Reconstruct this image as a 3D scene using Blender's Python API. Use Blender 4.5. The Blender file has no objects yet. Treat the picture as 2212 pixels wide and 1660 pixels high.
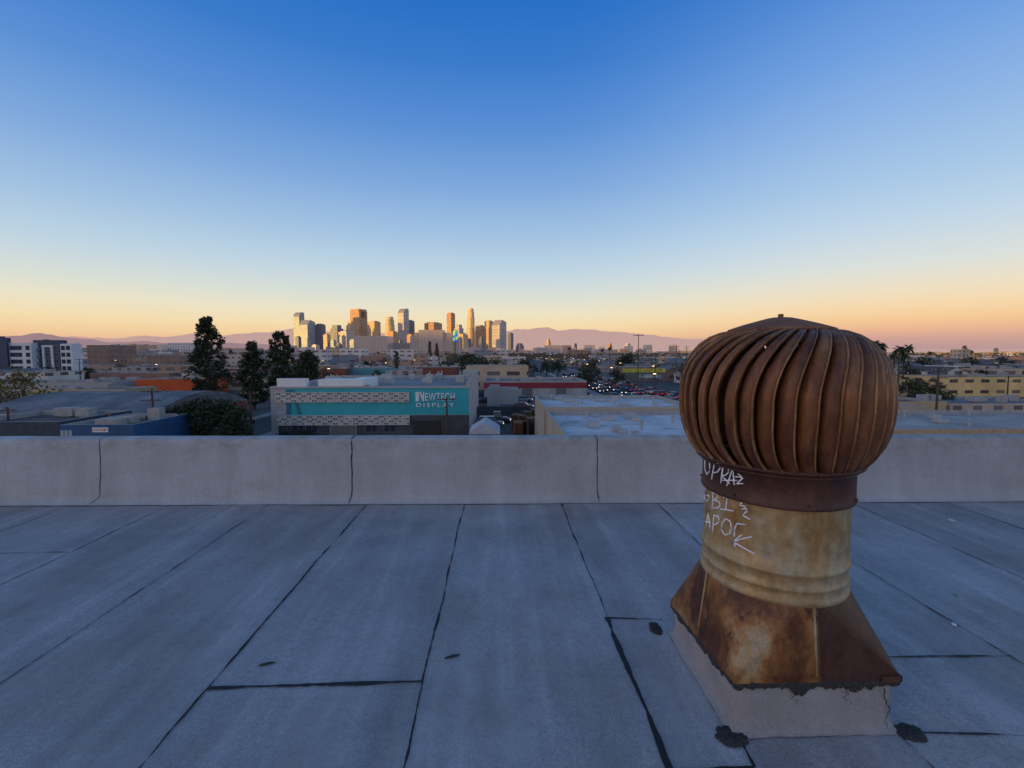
import bpy, math, random
from math import sin, cos, tan, atan, pi, radians, sqrt, hypot
from mathutils import Vector, noise
R = random.Random(7)
F = 983.0; CX, CY = 1106.0, 830.0
PITCH = math.atan(70/983.0); PSI = 27/983.0
sp, cp = sin(PITCH), cos(PITCH)
HC = 1.6; GZ = -11.0
col_ = bpy.context.scene.collection

# ---------------------------------------------------------------- survey helpers
def XA(px, Y):
    return Y*tan(atan((px-CX)/F)+PSI)
def ZA(py, px, Y):
    X = XA(px, Y); D = Y*cos(PSI)+X*sin(PSI); v = (py-CY)/F
    return HC - D*(v*cp+sp)/(cp-v*sp)
def lin(c):
    return tuple(((x/255)/12.92 if x/255 <= .04045 else ((x/255+.055)/1.055)**2.4) for x in c)
def c4(c): return (c[0], c[1], c[2], 1)

# ---------------------------------------------------------------- mesh builder
class MB:
    def __init__(s): s.v=[]; s.f=[]; s.m=[]
    def quad(s,a,b,c,d,m=0):
        n=len(s.v); s.v+= [a,b,c,d]; s.f.append((n,n+1,n+2,n+3)); s.m.append(m)
    def tri(s,a,b,c,m=0):
        n=len(s.v); s.v+= [a,b,c]; s.f.append((n,n+1,n+2)); s.m.append(m)
    def box(s,x0,x1,y0,y1,z0,z1,m=0,bot=True):
        n=len(s.v)
        s.v+=[(x0,y0,z0),(x1,y0,z0),(x1,y1,z0),(x0,y1,z0),(x0,y0,z1),(x1,y0,z1),(x1,y1,z1),(x0,y1,z1)]
        fs=[(0,1,5,4),(1,2,6,5),(2,3,7,6),(3,0,4,7),(4,5,6,7)]
        if bot: fs.append((3,2,1,0))
        for q in fs: s.f.append(tuple(n+i for i in q)); s.m.append(m)
    def loft(s,rings,m=0,closed=True,cap=False):
        n0=len(s.v); k=len(rings[0])
        for r in rings: s.v+=list(r)
        for i in range(len(rings)-1):
            for j in range(k if closed else k-1):
                a=n0+i*k+j; b=n0+i*k+(j+1)%k
                s.f.append((a,b,b+k,a+k)); s.m.append(m)
        if cap:
            s.f.append(tuple(n0+j for j in reversed(range(k)))); s.m.append(m)
            s.f.append(tuple(n0+(len(rings)-1)*k+j for j in range(k))); s.m.append(m)
    def revolve(s,prof,n=64,m=0,c=(0,0)):
        s.loft([[(c[0]+r*cos(2*pi*j/n),c[1]+r*sin(2*pi*j/n),z) for j in range(n)] for r,z in prof],m)
    def tube(s,pts,rad,n=6,m=0,cap=True):
        rings=[]
        for i,p in enumerate(pts):
            p=Vector(p); a=Vector(pts[max(i-1,0)]); b=Vector(pts[min(i+1,len(pts)-1)])
            t=(b-a).normalized(); u=t.cross(Vector((0,0,1)))
            if u.length<.05: u=t.cross(Vector((1,0,0)))
            u.normalize(); w=t.cross(u)
            r=rad[i] if isinstance(rad,(list,tuple)) else rad
            rings.append([tuple(p+u*(r*cos(2*pi*j/n))+w*(r*sin(2*pi*j/n))) for j in range(n)])
        s.loft(rings,m,True,cap)
    def mesh(s,name,mats,smooth=False):
        me=bpy.data.meshes.new(name); me.from_pydata(s.v,[],s.f)
        for mt in mats: me.materials.append(mt)
        me.polygons.foreach_set('material_index',s.m)
        if smooth: me.polygons.foreach_set('use_smooth',[True]*len(s.f))
        me.update(); return me
def mk(name,mb,mats,parent=None,loc=(0,0,0),rot=0,smooth=False):
    me = mb.mesh(name,mats if isinstance(mats,(list,tuple)) else [mats],smooth) if isinstance(mb,MB) else mb
    o=bpy.data.objects.new(name,me); col_.objects.link(o)
    o.location=loc; o.rotation_euler=(0,0,rot)
    if parent: o.parent=parent
    return o
def empty(name,loc,rot=0):
    o=bpy.data.objects.new(name,None); col_.objects.link(o); o.location=loc; o.rotation_euler=(0,0,rot)
    o.empty_display_size=.2; return o
def top(o,label,cat,group=None):
    o["label"]=label; o["category"]=cat
    if group: o["group"]=group
    return o
def structure(o): o["kind"]="structure"; return o

# ---------------------------------------------------------------- materials
HAZE = lin((182,156,160))
def newmat(name):
    m=bpy.data.materials.new(name); m.use_nodes=True; nt=m.node_tree
    return m,nt,nt.nodes['Principled BSDF'],nt.nodes['Material Output']
def N(nt,t,**k):
    n=nt.nodes.new(t)
    for a,b in k.items(): setattr(n,a,b)
    return n
def L(nt,a,b): nt.links.new(a,b)
def haze(nt,bs,out,f,c=None):  # aerial haze painted in: a constant glow mixed over the surface
    if f<=0: return
    e=N(nt,'ShaderNodeEmission'); e.inputs[0].default_value=c4(c or HAZE)
    mx=N(nt,'ShaderNodeMixShader'); mx.inputs[0].default_value=f
    L(nt,bs.outputs[0],mx.inputs[1]); L(nt,e.outputs[0],mx.inputs[2]); L(nt,mx.outputs[0],out.inputs[0])
def mixc(nt,fac,a,b,blend='MIX'):
    n=N(nt,'ShaderNodeMix',data_type='RGBA',blend_type=blend)
    for sock,val in ((n.inputs[0],fac),(n.inputs[6],a),(n.inputs[7],b)):
        if isinstance(val,(int,float)): sock.default_value=val
        elif isinstance(val,tuple): sock.default_value=c4(val)
        else: L(nt,val,sock)
    return n.outputs[2]
def ramp(nt,src,stops):
    r=N(nt,'ShaderNodeValToRGB'); el=r.color_ramp.elements
    while len(el)<len(stops): el.new(.5)
    for e,(p,c) in zip(el,stops):
        e.position=p; e.color=c4(c) if isinstance(c,tuple) else (c,c,c,1)
    L(nt,src,r.inputs[0]); return r.outputs[0]
def noisen(nt,vec,scale,detail=5,rough=.6):
    n=N(nt,'ShaderNodeTexNoise'); n.inputs['Scale'].default_value=scale; n.inputs['Detail'].default_value=detail
    n.inputs['Roughness'].default_value=rough
    if vec: L(nt,vec,n.inputs['Vector'])
    return n.outputs[0]
def mapping(nt,vec,scale=(1,1,1),loc=(0,0,0)):
    n=N(nt,'ShaderNodeMapping'); n.inputs['Scale'].default_value=scale; n.inputs['Location'].default_value=loc
    L(nt,vec,n.inputs[0]); return n.outputs[0]
def bump(nt,bs,h,strength=.3,dist=.01):
    b=N(nt,'ShaderNodeBump'); b.inputs['Strength'].default_value=strength; b.inputs['Distance'].default_value=dist
    L(nt,h,b.inputs['Height']); L(nt,b.outputs[0],bs.inputs['Normal'])
def math_(nt,op,a,b=None,c=None):
    n=N(nt,'ShaderNodeMath',operation=op)
    for s_,v in zip(n.inputs,(a,b,c)):
        if v is None: continue
        if isinstance(v,(int,float)): s_.default_value=v
        else: L(nt,v,s_)
    return n.outputs[0]
def simple(name,col,rough=.8,metal=0,var=.2,scale=2.0,hz=0,bmp=0,emit=0):
    m,nt,bs,out=newmat(name)
    tc=N(nt,'ShaderNodeTexCoord')
    n=noisen(nt,tc.outputs['Object'],scale,6)
    a=tuple(x*(1-var) for x in col); b=tuple(min(1,x*(1+var)) for x in col)
    L(nt,ramp(nt,n,[(.3,a),(.7,b)]),bs.inputs['Base Color'])
    bs.inputs['Roughness'].default_value=rough; bs.inputs['Metallic'].default_value=metal
    if emit:
        bs.inputs['Emission Color'].default_value=c4(col); bs.inputs['Emission Strength'].default_value=emit
    if bmp: bump(nt,bs,n,bmp,.02)
    haze(nt,bs,out,hz); return m
def objcol(name,rough=.35,metal=.2):
    m,nt,bs,out=newmat(name); oi=N(nt,'ShaderNodeObjectInfo'); tc=N(nt,'ShaderNodeTexCoord')
    n=noisen(nt,tc.outputs['Object'],1.5)
    L(nt,mixc(nt,math_(nt,'MULTIPLY',n,.3),oi.outputs['Color'],(.03,.03,.03)),bs.inputs['Base Color'])
    bs.inputs['Roughness'].default_value=rough; bs.inputs['Metallic'].default_value=metal; return m
def facade(name,wall,w1,w2,bw,bh,mort,roof,hz=0,rough=.8,glassr=.25,metal=0,off=0.0):
    """wall with a regular window grid (brick texture on the vertical faces)"""
    m,nt,bs,out=newmat(name)
    tc=N(nt,'ShaderNodeTexCoord'); sx=N(nt,'ShaderNodeSeparateXYZ'); L(nt,tc.outputs['Object'],sx.inputs[0])
    cb=N(nt,'ShaderNodeCombineXYZ'); L(nt,math_(nt,'ADD',sx.outputs[0],sx.outputs[1]),cb.inputs[0]); L(nt,sx.outputs[2],cb.inputs[1])
    br=N(nt,'ShaderNodeTexBrick'); br.offset=off; br.squash=1
    L(nt,cb.outputs[0],br.inputs['Vector'])
    br.inputs['Color1'].default_value=c4(w1); br.inputs['Color2'].default_value=c4(w2)
    br.inputs['Scale'].default_value=.1; br.inputs['Mortar Size'].default_value=mort*.1
    br.inputs['Brick Width'].default_value=bw*.1; br.inputs['Row Height'].default_value=bh*.1
    br.inputs['Mortar Smooth'].default_value=0; br.inputs['Bias'].default_value=-.2
    nz=noisen(nt,tc.outputs['Object'],.25,6)
    wc=ramp(nt,nz,[(.3,tuple(x*.82 for x in wall)),(.7,tuple(min(1,x*1.15) for x in wall))])
    c=mixc(nt,br.outputs['Fac'],br.outputs['Color'],wc)
    g=N(nt,'ShaderNodeNewGeometry'); sn=N(nt,'ShaderNodeSeparateXYZ'); L(nt,g.outputs['Normal'],sn.inputs[0])
    up=math_(nt,'GREATER_THAN',sn.outputs[2],.3)
    rc=ramp(nt,nz,[(.3,tuple(x*.75 for x in roof)),(.7,tuple(min(1,x*1.2) for x in roof))])
    L(nt,mixc(nt,up,c,rc),bs.inputs['Base Color'])
    rr=math_(nt,'MAXIMUM',br.outputs['Fac'],up)
    mr=N(nt,'ShaderNodeMapRange'); L(nt,rr,mr.inputs[0]); mr.inputs[3].default_value=glassr; mr.inputs[4].default_value=rough
    L(nt,mr.outputs[0],bs.inputs['Roughness'])
    if metal:
        L(nt,math_(nt,'MULTIPLY',math_(nt,'SUBTRACT',1,rr),metal),bs.inputs['Metallic'])
    haze(nt,bs,out,hz); return m

M_glass=simple('window_glass',(.03,.04,.06),.12,0,.3)
M_frame=simple('window_frame',(.5,.5,.5),.5)
M_metal=simple('roof_unit_metal',(.4,.41,.42),.5,.3)
M_dark=simple('dark_opening',(.02,.02,.022),.6)
M_white=simple('white_paint',(.78,.77,.74),.6,0,.06)
M_black=simple('black_rubber',(.02,.02,.02),.8)
M_asph=simple('asphalt',(.05,.05,.052),.85,0,.25,.4)
M_conc=simple('concrete_pavement',(.26,.25,.24),.9,0,.15,.5)
M_line=simple('road_marking_paint',(.6,.6,.56),.7)
M_wood=simple('weathered_wood',(.1,.06,.035),.85,0,.3,3)
M_pallet=simple('pallet_timber',(.24,.14,.07),.85,0,.35,2)
M_steel=simple('painted_steel',(.15,.15,.16),.5,.4)
M_tar=simple('roofing_tar',(.012,.012,.014),.75,0,.4,60,0,.4)

# ---------------------------------------------------------------- world / sky
SUN_AZ=radians(-124); SUN_EL=radians(2.5)
w=bpy.data.worlds.new("World"); bpy.context.scene.world=w; w.use_nodes=True
nt=w.node_tree; bg=nt.nodes['Background']
tc=N(nt,'ShaderNodeTexCoord'); sx=N(nt,'ShaderNodeSeparateXYZ'); L(nt,tc.outputs['Generated'],sx.inputs[0])
el=math_(nt,'DIVIDE',math_(nt,'ARCSINE',sx.outputs[2]),radians(60))
az=math_(nt,'ARCTAN2',sx.outputs[0],sx.outputs[1])
def sky_ramp(st): return ramp(nt,el,[(d/60,lin(c)) for d,c in st])
ctr=sky_ramp([(0,(208,166,152)),(1.1,(230,184,148)),(2.0,(242,205,156)),(3.3,(243,220,176)),(4.9,(234,226,198)),(6.8,(216,222,213)),
 (10,(189,211,226)),(14,(161,193,225)),(19,(128,169,220)),(25,(90,143,212)),(31,(58,122,203)),(36,(38,110,195)),(44,(52,112,182)),(60,(84,124,168))])
rgt=sky_ramp([(0,(178,146,150)),(1.2,(204,160,148)),(2.1,(231,179,147)),(3.1,(244,201,150)),(4.4,(245,215,172)),(6.1,(236,223,196)),(8.4,(217,223,219)),
 (12,(192,213,231)),(16,(167,199,230)),(21,(143,181,228)),(27,(112,159,223)),(36,(56,122,205)),(44,(54,114,186)),(60,(84,124,168))])
mr=N(nt,'ShaderNodeMapRange',interpolation_type='SMOOTHSTEP'); L(nt,az,mr.inputs[0]); mr.inputs[1].default_value=radians(5); mr.inputs[2].default_value=radians(42)
sky=mixc(nt,mr.outputs[0],ctr,rgt)
sd=(sin(SUN_AZ)*cos(SUN_EL),cos(SUN_AZ)*cos(SUN_EL),sin(SUN_EL))
dp=N(nt,'ShaderNodeVectorMath',operation='DOT_PRODUCT'); L(nt,tc.outputs['Generated'],dp.inputs[0]); dp.inputs[1].default_value=sd
dpc=math_(nt,'MAXIMUM',dp.outputs['Value'],0)
def glow(prev,pw,c):
    g_=N(nt,'ShaderNodeMix',data_type='RGBA',blend_type='ADD'); L(nt,math_(nt,'POWER',dpc,pw),g_.inputs[0]); L(nt,prev,g_.inputs[6]); g_.inputs[7].default_value=c4(c); return g_.outputs[2]
sky=glow(sky,5,(.70,.45,.24)); sky=glow(sky,45,(2.4,1.2,.22))
ns=N(nt,'ShaderNodeTexSky',sky_type='NISHITA'); ns.sun_disc=False; ns.sun_elevation=SUN_EL; ns.sun_rotation=SUN_AZ
L(nt,mixc(nt,.004,sky,ns.outputs[0],'ADD'),bg.inputs[0]); bg.inputs[1].default_value=1.0

sun=bpy.data.lights.new('sun','SUN'); sun.energy=4.6; sun.angle=radians(.5); sun.color=(1,.53,.11)
so=bpy.data.objects.new('sun',sun); col_.objects.link(so)
so.rotation_euler=Vector(sd).to_track_quat('Z','Y').to_euler(); so.location=(-20,-10,30)

# ---------------------------------------------------------------- camera
cam=bpy.data.cameras.new('camera'); cam.lens=16; cam.sensor_width=36; cam.clip_end=250000; cam.clip_start=.05
co=bpy.data.objects.new('camera',cam); col_.objects.link(co); co.location=(0,0,HC)
co.rotation_euler=(pi/2-PITCH,0,-PSI); bpy.context.scene.camera=co
sc=bpy.context.scene; sc.view_settings.view_transform='Standard'; sc.view_settings.look='None'; sc.view_settings.exposure=0

# ================================================================ FOREGROUND ROOF
def roof_mat(name,base,par=False):
    m,nt,bs,out=newmat(name)
    g=N(nt,'ShaderNodeNewGeometry'); pos=g.outputs['Position']
    sx=N(nt,'ShaderNodeSeparateXYZ'); L(nt,pos,sx.inputs[0])
    blot=noisen(nt,pos,1.1 if not par else .8,8,.65)
    streak=noisen(nt,mapping(nt,pos,(5.5,.35,1.0) if not par else (6,1,.8)),1,5,.6)
    streak2=noisen(nt,mapping(nt,pos,(2.3,.14,1.0),(5,2,0)),1,6,.62)
    fine=noisen(nt,pos,210,3,.75); mid=noisen(nt,pos,28,5,.7)
    k=.18 if not par else .12
    c=ramp(nt,blot,[(.30,tuple(x*(1-k*1.4) for x in base)),(.5,base),(.70,tuple(x*(1+k) for x in base))])
    c=mixc(nt,.6 if not par else .35,c,ramp(nt,streak,[(.3,.80),(.5,1.0),(.66,1.28)]),'MULTIPLY')
    if not par: c=mixc(nt,.5,c,ramp(nt,streak2,[(.36,.80),(.5,1.0),(.58,1.0),(.66,1.3)]),'MULTIPLY')
    st=math_(nt,'FLOOR',math_(nt,'DIVIDE',math_(nt,'ADD',sx.outputs[0],.372),1.02))
    wn=N(nt,'ShaderNodeTexWhiteNoise',noise_dimensions='1D'); L(nt,st,wn.inputs['W'])
    if not par: c=mixc(nt,1,c,ramp(nt,wn.outputs[0],[(0,.91),(1,1.07)]),'MULTIPLY')
    c=mixc(nt,.8 if not par else .5,c,ramp(nt,fine,[(.32,.5),(.5,1.0),(.68,1.5)]),'MULTIPLY')
    c=mixc(nt,.5 if not par else .3,c,ramp(nt,mid,[(.3,.78),(.7,1.2)]),'MULTIPLY')
    stain=ramp(nt,noisen(nt,mapping(nt,pos,(.9,.5,2.5),(3.1,1.2,0)),1.0,7,.7),[(.48,0.0),(.66,.6 if not par else .25)])
    c=mixc(nt,stain,c,(base[0]*.66,base[1]*.57,base[2]*.50))
    if par:
        zt=N(nt,'ShaderNodeMapRange'); L(nt,sx.outputs[2],zt.inputs[0]); zt.inputs[1].default_value=.5; zt.inputs[2].default_value=.68
        tf=math_(nt,'MULTIPLY',zt.outputs[0],ramp(nt,noisen(nt,mapping(nt,pos,(3,1,5)),1.5,6,.7),[(.45,0.0),(.62,.55)]))
        c=mixc(nt,tf,c,(.27,.22,.15))
    L(nt,c,bs.inputs['Base Color']); bs.inputs['Roughness'].default_value=.93
    bs.inputs['Specular IOR Level'].default_value=.2
    h=math_(nt,'ADD',math_(nt,'MULTIPLY',fine,.5),math_(nt,'ADD',math_(nt,'MULTIPLY',mid,.6),math_(nt,'MULTIPLY',streak,1.5)))
    bump(nt,bs,h,.5,.006); return m
M_roof=roof_mat('granulated_roof_membrane',(.395,.37,.365))
M_par=roof_mat('parapet_membrane',(.43,.42,.42),True)
M_curb=roof_mat('curb_membrane',(.34,.315,.30),True)

mb=MB(); nx,ny=140,70
X0,X1,Y0,Y1=-14,14,-8,4.9
def rz(x,y): return .007*noise.noise(Vector((x*1.3,y*.5,0)))
pts=[[(X0+(X1-X0)*i/nx, Y0+(Y1-Y0)*j/ny, rz(X0+(X1-X0)*i/nx,Y0+(Y1-Y0)*j/ny)) for i in range(nx+1)] for j in range(ny+1)]
mb.loft(pts,0,False)
roof=structure(mk('flat_roof',mb,M_roof,smooth=True))
def seam(p0,p1,w,seed,z=.003,gap=.12):
    n=max(4,int(hypot(p1[0]-p0[0],p1[1]-p0[1])/.03)); d=Vector((p1[0]-p0[0],p1[1]-p0[1])).normalized(); nrm=Vector((-d.y,d.x))
    a=[];b=[]
    for i in range(n+1):
        t=i/n; x=p0[0]+(p1[0]-p0[0])*t; y=p0[1]+(p1[1]-p0[1])*t; s=t*n*.03
        wob=.014*noise.noise(Vector((s*1.7,seed*3.1,0)))+.005*noise.noise(Vector((s*9,seed,5)))
        ww=w*max(gap,.75+1.2*noise.noise(Vector((s*5,seed*7.7,2)))+.7*noise.noise(Vector((s*19,seed,9))))
        q=Vector((x,y))+nrm*wob
        zz=rz(q.x,q.y)+z+.002
        a.append((q.x+nrm.x*ww*.4,q.y+nrm.y*ww*.4,zz)); b.append((q.x-nrm.x*ww*.6,q.y-nrm.y*ww*.6,zz))
    m_=MB(); m_.loft([b,a],0,False)
    return mk('tar_seam',m_,M_tar,roof)
for k in range(-12,13):
    x=-.372+1.02*k
    wd=.011 if k in(0,-1) else .008
    if k==1:
        seam((x,4.9),(x,2.62),.010,k); seam((x,2.62),(x+.005,.6),.024,k+50)
    elif k==2:
        seam((x,4.9),(x,2.75),.008,k); seam((x,1.78),(x,-2),.008,k+40)
    else: seam((x,4.9),(x,-3),wd,k)
seam((-1.39,2.095),(-.372,2.115),.026,61,gap=.4)
seam((.648,2.61),(.97,2.59),.012,62); seam((.655,1.62),(.98,1.62),.012,63); seam((.98,1.62),(.99,1.72),.012,64)
seam((1.66,2.23),(2.69,2.22),.011,65); seam((1.66,1.76),(3.7,1.66),.010,66)
seam((-4.45,3.6),(-3.43,3.62),.006,67)
PS=-.015
def PY(x): return 4.75+PS*x
for i in range(14): seam((-14+2*i,PY(-14+2*i)-.075),(-12+2*i,PY(-12+2*i)-.075),.008,80+i)

prof=[(-.07,.006),(-.045,.012),(-.012,.05),(0,.10),(.012,.3),(.02,.5),(.024,.64),(.032,.672),(.055,.684),(.14,.69),(.21,.684),(.235,.665),(.24,.5),(.24,-.3)]
mb=MB(); rows=[]
for i in range(281):
    x=-14+.1*i; r=[]
    for j,(py,pz) in enumerate(prof):
        o_=.010*noise.noise(Vector((x*1.2,pz*3,1)))+.004*noise.noise(Vector((x*5,pz*7,4)))
        r.append((x,PY(x)+py+(o_ if 1<j<12 else 0),pz+(.004*noise.noise(Vector((x*2,0,7))) if 5<j<12 else 0)))
    rows.append(r)
mb.loft(list(zip(*rows)),0,False)
for f_i,f_ in enumerate(mb.f): mb.f[f_i]=tuple(reversed(f_))
par=mk('parapet_wall',mb,M_par,smooth=True); top(par,'low grey membrane-covered parapet wall along the roof edge','wall')
def pseam(x,dx,w,seed):
    fine=[]
    for j in range(1,11):
        a=prof[j]; b=prof[j+1]
        for t in (0,.25,.5,.75): fine.append((a[0]+(b[0]-a[0])*t,a[1]+(b[1]-a[1])*t))
    A=[];B=[]
    for i,(py,pz) in enumerate(fine):
        t=max(0,1-pz/.12)
        xx=x+dx*t*t+.008*noise.noise(Vector((pz*8,seed,0)))
        ww=w*(.7+.9*noise.noise(Vector((pz*25,seed,3))))
        o_=.010*noise.noise(Vector((xx*1.2,pz*3,1)))+.004*noise.noise(Vector((xx*5,pz*7,4)))
        yy=PY(xx)+py+(o_ if py>-.04 else 0)-.004; zz=pz+.004+(.004*noise.noise(Vector((xx*2,0,7))) if pz>.6 else 0)
        A.append((xx-max(ww,.001),yy,zz)); B.append((xx+max(ww,.001),yy,zz))
    m_=MB(); m_.loft([A,B],0,False); mk('tar_seam',m_,M_tar,par)
for px,dx,wd in ((188,-.1,.005),(752,-.03,.007),(1293,.02,.0055),(1838,.02,.005)):
    pseam(XA(px,4.75),dx,wd,px)
pseam(XA(188,4.75)-2.75,0,.005,3); pseam(XA(1838,4.75)+2.72,0,.005,9)

mb=MB(); mb.box(-14.2,14.2,-8.2,4.97,GZ,-.32); mb.box(-14.2,14.2,-8.2,4.74,-.32,-.03)
b=mk('warehouse_building',mb,facade('own_building_wall',(.3,.27,.24),(.04,.05,.06),(.07,.08,.09),3,3.6,.7,(.2,.2,.2)))
top(b,'tall flat-roofed industrial building carrying the grey membrane roof','building')

# ================================================================ VENTILATOR
VX,VY=1.318,2.115
def rustmat(name,stops,scale=4,stretch=(1,1,.35),metal=.25,rough=.6,bm=.35,spots=None,rnd=False,side=None,loc0=(0,0,0)):
    m,nt,bs,out=newmat(name); tc=N(nt,'ShaderNodeTexCoord'); v=tc.outputs['Object']
    if rnd:
        oi=N(nt,'ShaderNodeObjectInfo'); va=N(nt,'ShaderNodeVectorMath',operation='ADD'); L(nt,v,va.inputs[0])
        cb=N(nt,'ShaderNodeCombineXYZ')
        for i in range(3): L(nt,math_(nt,'MULTIPLY',oi.outputs['Random'],17+9*i),cb.inputs[i])
        L(nt,cb.outputs[0],va.inputs[1]); v=va.outputs[0]
    n1=noisen(nt,mapping(nt,v,stretch,loc0),scale,9,.68)
    n2=noisen(nt,v,scale*14,5,.7); n3=noisen(nt,mapping(nt,v,(3,3,.5)),scale*3,6,.7)
    c=ramp(nt,n1,stops)
    if side:
        sx=N(nt,'ShaderNodeSeparateXYZ'); L(nt,tc.outputs['Object'],sx.inputs[0])
        q=math_(nt,'ADD',sx.outputs[0],math_(nt,'MULTIPLY',math_(nt,'SUBTRACT',n3,.5),side[2]))
        mr=N(nt,'ShaderNodeMapRange'); L(nt,q,mr.inputs[0]); mr.inputs[1].default_value=side[1]; mr.inputs[2].default_value=side[1]+.02; mr.inputs[4].default_value=.95
        c=mixc(nt,mr.outputs[0],c,ramp(nt,n1,[(.35,side[0]),(.7,tuple(x*1.9 for x in side[0]))]))
    c=mixc(nt,.7,c,ramp(nt,n2,[(.3,.6),(.5,1.0),(.72,1.35)]),'MULTIPLY')
    c=mixc(nt,.6,c,ramp(nt,n3,[(.3,.6),(.55,1.0),(.75,1.3)]),'MULTIPLY')
    if spots:
        s_=ramp(nt,noisen(nt,mapping(nt,v,spots[2],(4,7,2)),scale*2.2,8,.75),[(spots[1],0.0),(spots[1]+.05,1.0)])
        c=mixc(nt,s_,c,spots[0])
    L(nt,c,bs.inputs['Base Color']); bs.inputs['Metallic'].default_value=metal
    L(nt,ramp(nt,n2,[(.3,rough-.12),(.7,rough+.2)]),bs.inputs['Roughness'])
    bump(nt,bs,math_(nt,'ADD',n2,n3),bm,.002); return m
M_vane=rustmat('rusted_vane_steel',[(.3,(.055,.019,.008)),(.45,(.14,.048,.017)),(.58,(.25,.092,.031)),(.75,(.40,.19,.075))],5,(1,1,.3),.3,.42,rnd=True,spots=((.6,.42,.25),.68,(2,2,.4)))
M_bead=rustmat('worn_vane_edge',[(.3,(.10,.038,.016)),(.5,(.28,.12,.045)),(.7,(.55,.31,.14))],7,(1,1,.4),.35,.38,rnd=True)
M_cap=rustmat('rusted_cap_steel',[(.3,(.16,.06,.028)),(.6,(.28,.115,.055)),(.8,(.4,.19,.10))],6,(1,1,1),.0,.85)
M_collar=rustmat('dark_collar_steel',[(.3,(.042,.016,.010)),(.55,(.085,.032,.020)),(.8,(.17,.065,.03))],4,(1,1,.5),.15,.5)
M_duct=rustmat('stained_galvanised_duct',[(.34,(.20,.085,.024)),(.42,(.35,.185,.06)),(.48,(.43,.29,.13)),(.54,(.44,.36,.23)),(.60,(.41,.30,.16)),(.66,(.34,.19,.065)),(.74,(.44,.37,.26))],1.7,(1,1,.6),.2,.42,.15,spots=((.17,.065,.02),.67,(1.6,1.6,.5)),loc0=(.4,0,.2))
M_hood=rustmat('rusted_hood_steel',[(.36,(.075,.022,.008)),(.44,(.17,.055,.014)),(.51,(.34,.135,.032)),(.56,(.44,.26,.10)),(.60,(.44,.33,.19)),(.64,(.30,.125,.035)),(.74,(.11,.034,.011))],2.6,(1,1,.5),.2,.42,.25,spots=((.08,.026,.010),.57,(1.3,1.3,.7)),side=((.042,.014,.009),.0,.02))
M_granule=simple('granular_tar',(.06,.055,.05),.95,0,.9,160,0,.8)
M_chalk=simple('white_paint_marker',(.95,.95,.97),.6,0,.02)

vent=empty('roof_ventilator',(VX,VY,0))
top(vent,'rusty spinning turbine ventilator on a square membrane-wrapped roof curb','ventilator')
TL=lambda y: -.085*y      # the curb top falls away slightly from the near edge
def sq(h,n=24,z=0,amp=0,seed=0,tilt=False):
    out=[]
    cs=[(-h,-h),(h,-h),(h,h),(-h,h)]
    for k in range(4):
        a=cs[k]; b=cs[(k+1)%4]
        for i in range(n):
            t=i/n; x=a[0]+(b[0]-a[0])*t; y=a[1]+(b[1]-a[1])*t
            d=amp*noise.noise(Vector((x*7,y*7,z*9+seed)))
            out.append((x*(1+d),y*(1+d),z+(amp*.3*noise.noise(Vector((x*20,y*20,seed))))+(TL(y) if tilt else 0)))
    return out
mb=MB(); mb.loft([sq(.365,24,.004,.02),sq(.347,24,.014,.04),sq(.338,24,.04,.05),sq(.334,24,.08,.055),sq(.333,24,.12,.05),sq(.332,24,.18,.025,0,True),sq(.30,24,.196,0,0,True)])
curb=mk('curb',mb,M_curb,vent,smooth=True)
for i,(x0,z0,ln_) in enumerate(((-.10,.18,.04),(.12,.18,.05),(.295,.19,.17))):
    a=[];b_=[]
    for j in range(24):
        t=j/23; x=x0+.03*noise.noise(Vector((t*3,i,0)))+.01*noise.noise(Vector((t*14,i,0)))+.02*t; z=z0-ln_*t; wq=.003*(1-t*.6)*(1+.8*noise.noise(Vector((t*20,i,2))))
        a.append((x-wq,-.344-.010*t,z)); b_.append((x+wq,-.344-.010*t,z))
    m_=MB(); m_.loft([a,b_],0,False); mk('crack',m_,M_tar,curb)
mb=MB(); per=sq(.336,90,.19,0); mb2=[]
for i,(x,y,z) in enumerate(per):
    r=.014+.014*abs(noise.noise(Vector((x*16,y*16,3))))+.006*noise.noise(Vector((x*60,y*60,3)))
    drip=.016+.05*max(0,noise.noise(Vector((x*9,y*9,8))))+.03*max(0,noise.noise(Vector((x*40,y*40,8))))+.014*noise.noise(Vector((x*95,y*95,8)))
    sgx=1 if abs(x)>=abs(y)-1e-6 else 0; sgy=1 if abs(y)>=abs(x)-1e-6 else 0
    nx_=(1 if x>0 else -1)*sgx; ny_=(1 if y>0 else -1)*sgy; o_=TL(y)
    mb2.append([(x-nx_*.03,y-ny_*.03,.207+o_),(x+nx_*r*.5,y+ny_*r*.5,.209+o_),(x+nx_*r,y+ny_*r,.197+o_),(x+nx_*r*.9,y+ny_*r*.9,.191-drip*.5+o_),(x+nx_*.005,y+ny_*.005,.187-drip+o_)])
mb2.append(mb2[0]); mb.loft(mb2,0,False)
for f_i,f_ in enumerate(mb.f): mb.f[f_i]=tuple(reversed(f_))
mk('tar_bead',mb,M_granule,vent,smooth=True)
mb=MB(); h=.347; RZ=.535; rr=.309; zb=.227
cs=[(h,h,zb+TL(h)),(-h,h,zb+TL(h)),(-h,-h,zb+TL(-h)),(h,-h,zb+TL(-h))]
def cpnt(a): return (rr*cos(a),rr*sin(a),RZ)
for q in range(4):
    C=cs[q]; ns_=14
    for i in range(ns_):
        a0=pi/2*q+pi/2*i/ns_; a1=pi/2*q+pi/2*(i+1)/ns_
        mb.tri(C,cpnt(a1),cpnt(a0))
    mb.tri(cs[q-1],C,cpnt(pi/2*q))
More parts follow.
